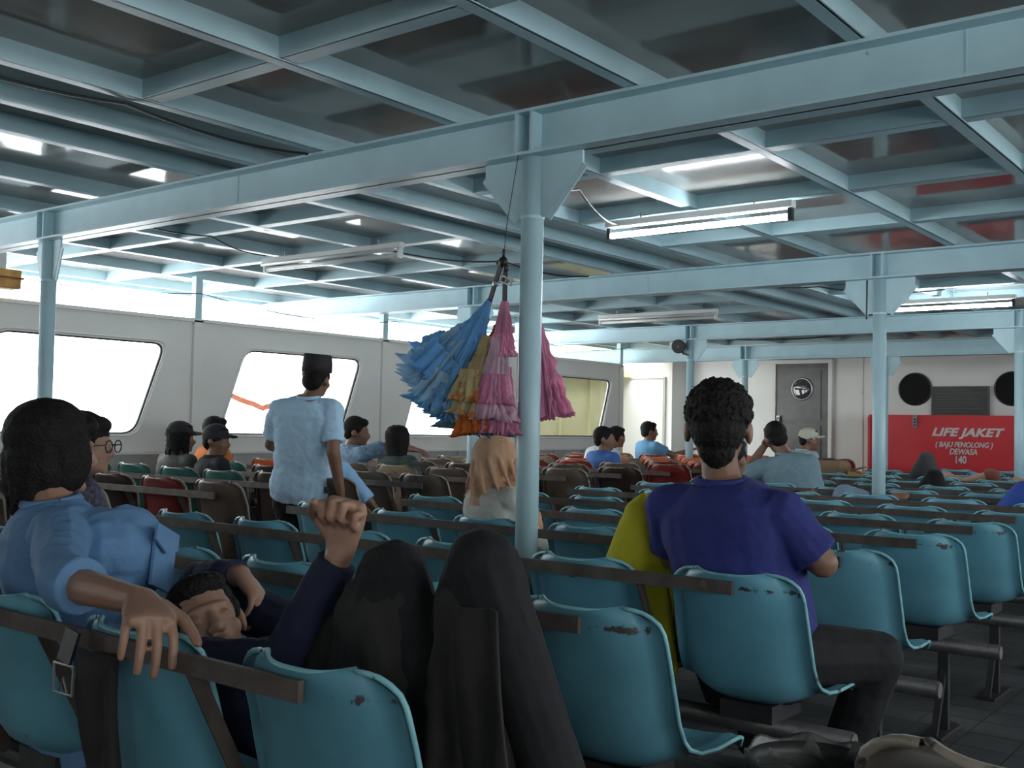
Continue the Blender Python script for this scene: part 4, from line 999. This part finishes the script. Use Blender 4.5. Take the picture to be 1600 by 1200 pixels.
# cables
def cable(label, pts, r=.006, m=M_BLACK):
    P = []
    pts = [V(p) for p in pts]
    for i in range(len(pts) - 1):
        a, b = pts[i], pts[i + 1]
        sag = 0.035 * (b - a).length
        for k in range(8): t = k / 8; P.append(a.lerp(b, t) - V((0, 0, sag * 4 * t * (1 - t))))
    P.append(pts[-1])
    tag(MB().tube(P, r, 6).build('cable', m, None, True), label, 'cable')
cable('black cable clipped along the roof joist at upper left', [(-3.78, 1.4, 2.437), (-3.78, 2.35, 2.437), (-3.78, 3.29, 2.437)])
cable('thin black cable sagging under the roof above the second window', [(-5.9, 3.5, 2.44), (-6.0, 4.4, 2.43), (-6.3, 5.1, 2.42)], .005)
cable('black cable running from the unlit fitting to the second beam', [(-5.3, 5.25, 2.42), (-5.0, 6.3, 2.435), (-4.9, 7.3, 2.435)], .006)
cable('short black cable looping from the nearest pillar to the lit tube', [(-2.62, 3.46, 2.25), (-2.95, 4.3, 2.36), (-3.38, 5.33, 2.40)], .007)
cable('thin cable strung along the top of the window wall', [(-7.8, 3.0, 2.33), (-7.75, 5.6, 2.28), (-7.75, 8.0, 2.25), (-7.75, 10.4, 2.24), (-7.75, 12.6, 2.3)], .004)
cable('black cable crossing under the roof near the second pillar', [(-4.2, 7.5, 2.435), (-3.5, 8.7, 2.42), (-2.7, 9.5, 2.435)], .006)
cable('dark conduit along the roof before the bulkhead', [(-7.0, 12.6, 2.44), (-4.0, 12.5, 2.43), (-1.5, 12.4, 2.43)], .010)
cable('short black cord dangling beside the second pillar', [(-2.605, 7.34, 2.25), (-2.607, 7.338, 1.98)], .006)

# weathered orange box under the roof edge
ob = thing('lamp_box', 'weathered orange-yellow box under the roof at the left edge', 'box', (-7.75, 3.88, 2.1))
bevel(MB().lim(-7.82, -7.68, 3.74, 3.98, 2.13, 2.27).build('case', mat('weathered_orange', (.52, .27, .07), .6, .3, 12), ob), .01)
MB().lim(-7.83, -7.67, 3.73, 3.99, 2.20, 2.215).build('band', mat('rust_band', (.22, .08, .03), .7, .3, 12), ob)
MB().lim(-7.78, -7.72, 3.82, 3.88, 2.27, 2.45).build('hanger', M_STEEL, ob)

# orange rope ends tied across outside the second window
rp = MB(); pts = []
for i in range(41):
    t = i / 40; pts.append((XW - .075, 6.06 + 1.40 * t, 1.44 - .10 * min(1, t * 3.2) - .02 * math.sin(t * 9) + .035 * max(0, .12 - abs(t - .34)) / .12 * -1 + .03 * math.sin(t * 3.1) * (t > .3)))
rp.tube(pts, .026, 8); tag(rp.build('rope', thin('orange_rope', (.80, .46, .34)), None, True), 'frayed orange rope stretched across the second window', 'rope')

# luggage on a far seat
lg = thing('travel_bag', 'brown canvas travel bag on a far seat before the white bulkhead', 'bag', (-3.98, 10.16, .46))
M_BAG = cloth('brown_canvas', (.23, .16, .09), .2)
bb = MB(); bb.box((-4.0, 10.18, .69), (.44, .26, .46)); o = bb.build('bag_body', M_BAG, lg); bevel(o, .07, 4)
MB().lim(-4.17, -3.83, 10.04, 10.06, .66, .70).build('bag_strap', M_RAIL, lg)
MB().tube([(-4.12, 10.18, .88), (-4.08, 10.18, .93), (-3.92, 10.18, .93), (-3.88, 10.18, .88)], .012, 8).build('bag_handle', M_RAIL, lg)
cb = thing('carton', 'small torn tan carton beside the travel bag', 'carton', (-3.70, 10.15, .5))
MB().box((-3.70, 10.16, .70), (.15, .2, .24), Matrix.Rotation(.3, 3, 'Y')).build('carton_body', mat('tan_cardboard', (.40, .25, .13), .8, .1, 10), cb)
MB().bar((-3.72, 10.06, .83), (-3.58, 10.06, .87), .18, .006, (0, 0, 1)).build('carton_flap', mat('tan_cardboard', (.4, .25, .13)), cb)

# waste bin at the aisle
wb = thing('waste_bin', 'dark waste bin with a pale plastic liner at the bottom edge', 'bin', (-0.90, 2.22, 0))
def ring(r0, r1, z0, z1): return [(r0, z0), (r1, z1)]
prof = [(.10, .0), (.105, .02), (.122, .27), (.130, .485), (.134, .50), (.128, .506), (.122, .48), (.112, .28), (.098, .03), (.0, .028)]
def lathe(mb, c, prof, seg=32):
    c = V(c); vs_ = [c + V((r_ * math.cos(2 * math.pi * j / seg), r_ * math.sin(2 * math.pi * j / seg), z)) for r_, z in prof for j in range(seg)]
    mb.add(vs_, [(i * seg + j, i * seg + (j + 1) % seg, (i + 1) * seg + (j + 1) % seg, (i + 1) * seg + j) for i in range(len(prof) - 1) for j in range(seg)])
b = MB(); lathe(b, (-0.90, 2.22, 0), prof); b.build('bin_body', mat('dark_bin_plastic', (.03, .03, .03), .5, .3, 20), wb, True)
P = []
for i in range(7):
    t = i / 6; P.append([V((-0.90, 2.22, 0)) + V(((.124 + .010 * math.sin(t * 3.0)) * math.cos(q) * (1 + .02 * math.sin(9 * q)), (.124 + .010 * math.sin(t * 3.0)) * math.sin(q) * (1 + .02 * math.sin(9 * q)), (.472 + .045 * math.sin(t * 3.1)) + .008 * math.sin(7 * q))) + V((math.cos(q), math.sin(q), 0)) * (.014 * t - .004) for q in [2 * math.pi * j / 48 for j in range(49)]])
b = MB(); b.grid(P); o = b.build('liner', mat('grey_plastic_liner', (.10, .097, .093), .4, .3, 18, .3, 30), wb, True); s = o.modifiers.new('thick', 'SOLIDIFY'); s.thickness = .002

# bag strap with a square metal buckle and a dark jacket hung behind the front seats
sb = thing('shoulder_bag', 'dark bag hung behind a front seat, strap with a square metal buckle', 'bag', (-1.90, 1.14, .5))
J = MB(); rows = []
for i in range(9):
    t = i / 8; rows.append([V((-1.86 + .10 * s + .03 * t, 1.125 + .02 * t + .012 * math.sin(6 * s + 4 * t), .755 - .30 * t)) for s in (-.5, -.25, 0, .25, .5)])
J.grid(rows); o = J.build('bag_cloth', cloth('dark_brown_bag_cloth', (.022, .02, .02), .3), sb, True); s = o.modifiers.new('thick', 'SOLIDIFY'); s.thickness = .02
bc = V((-1.945, 1.118, .70)); Rk = frame((.05, 0, 1), (0, 1, 0))
MB().bar((-1.935, 1.13, .79), bc + V((0, 0, .03)), .045, .006, (0, 1, 0)).build('strap', M_BLACK, sb)
bu = MB(); bu.tube([bc + V(q) for q in ((-.035, 0, .025), (.035, 0, .025), (.032, 0, -.03), (-.032, 0, -.03), (-.035, 0, .025))], .003, 6, False); bu.tube([bc + V((-.015, 0, -.028)), bc + V((0, 0, 0)), bc + V((.015, 0, -.028))], .0025, 6); bu.build('buckle', M_STEEL, sb)
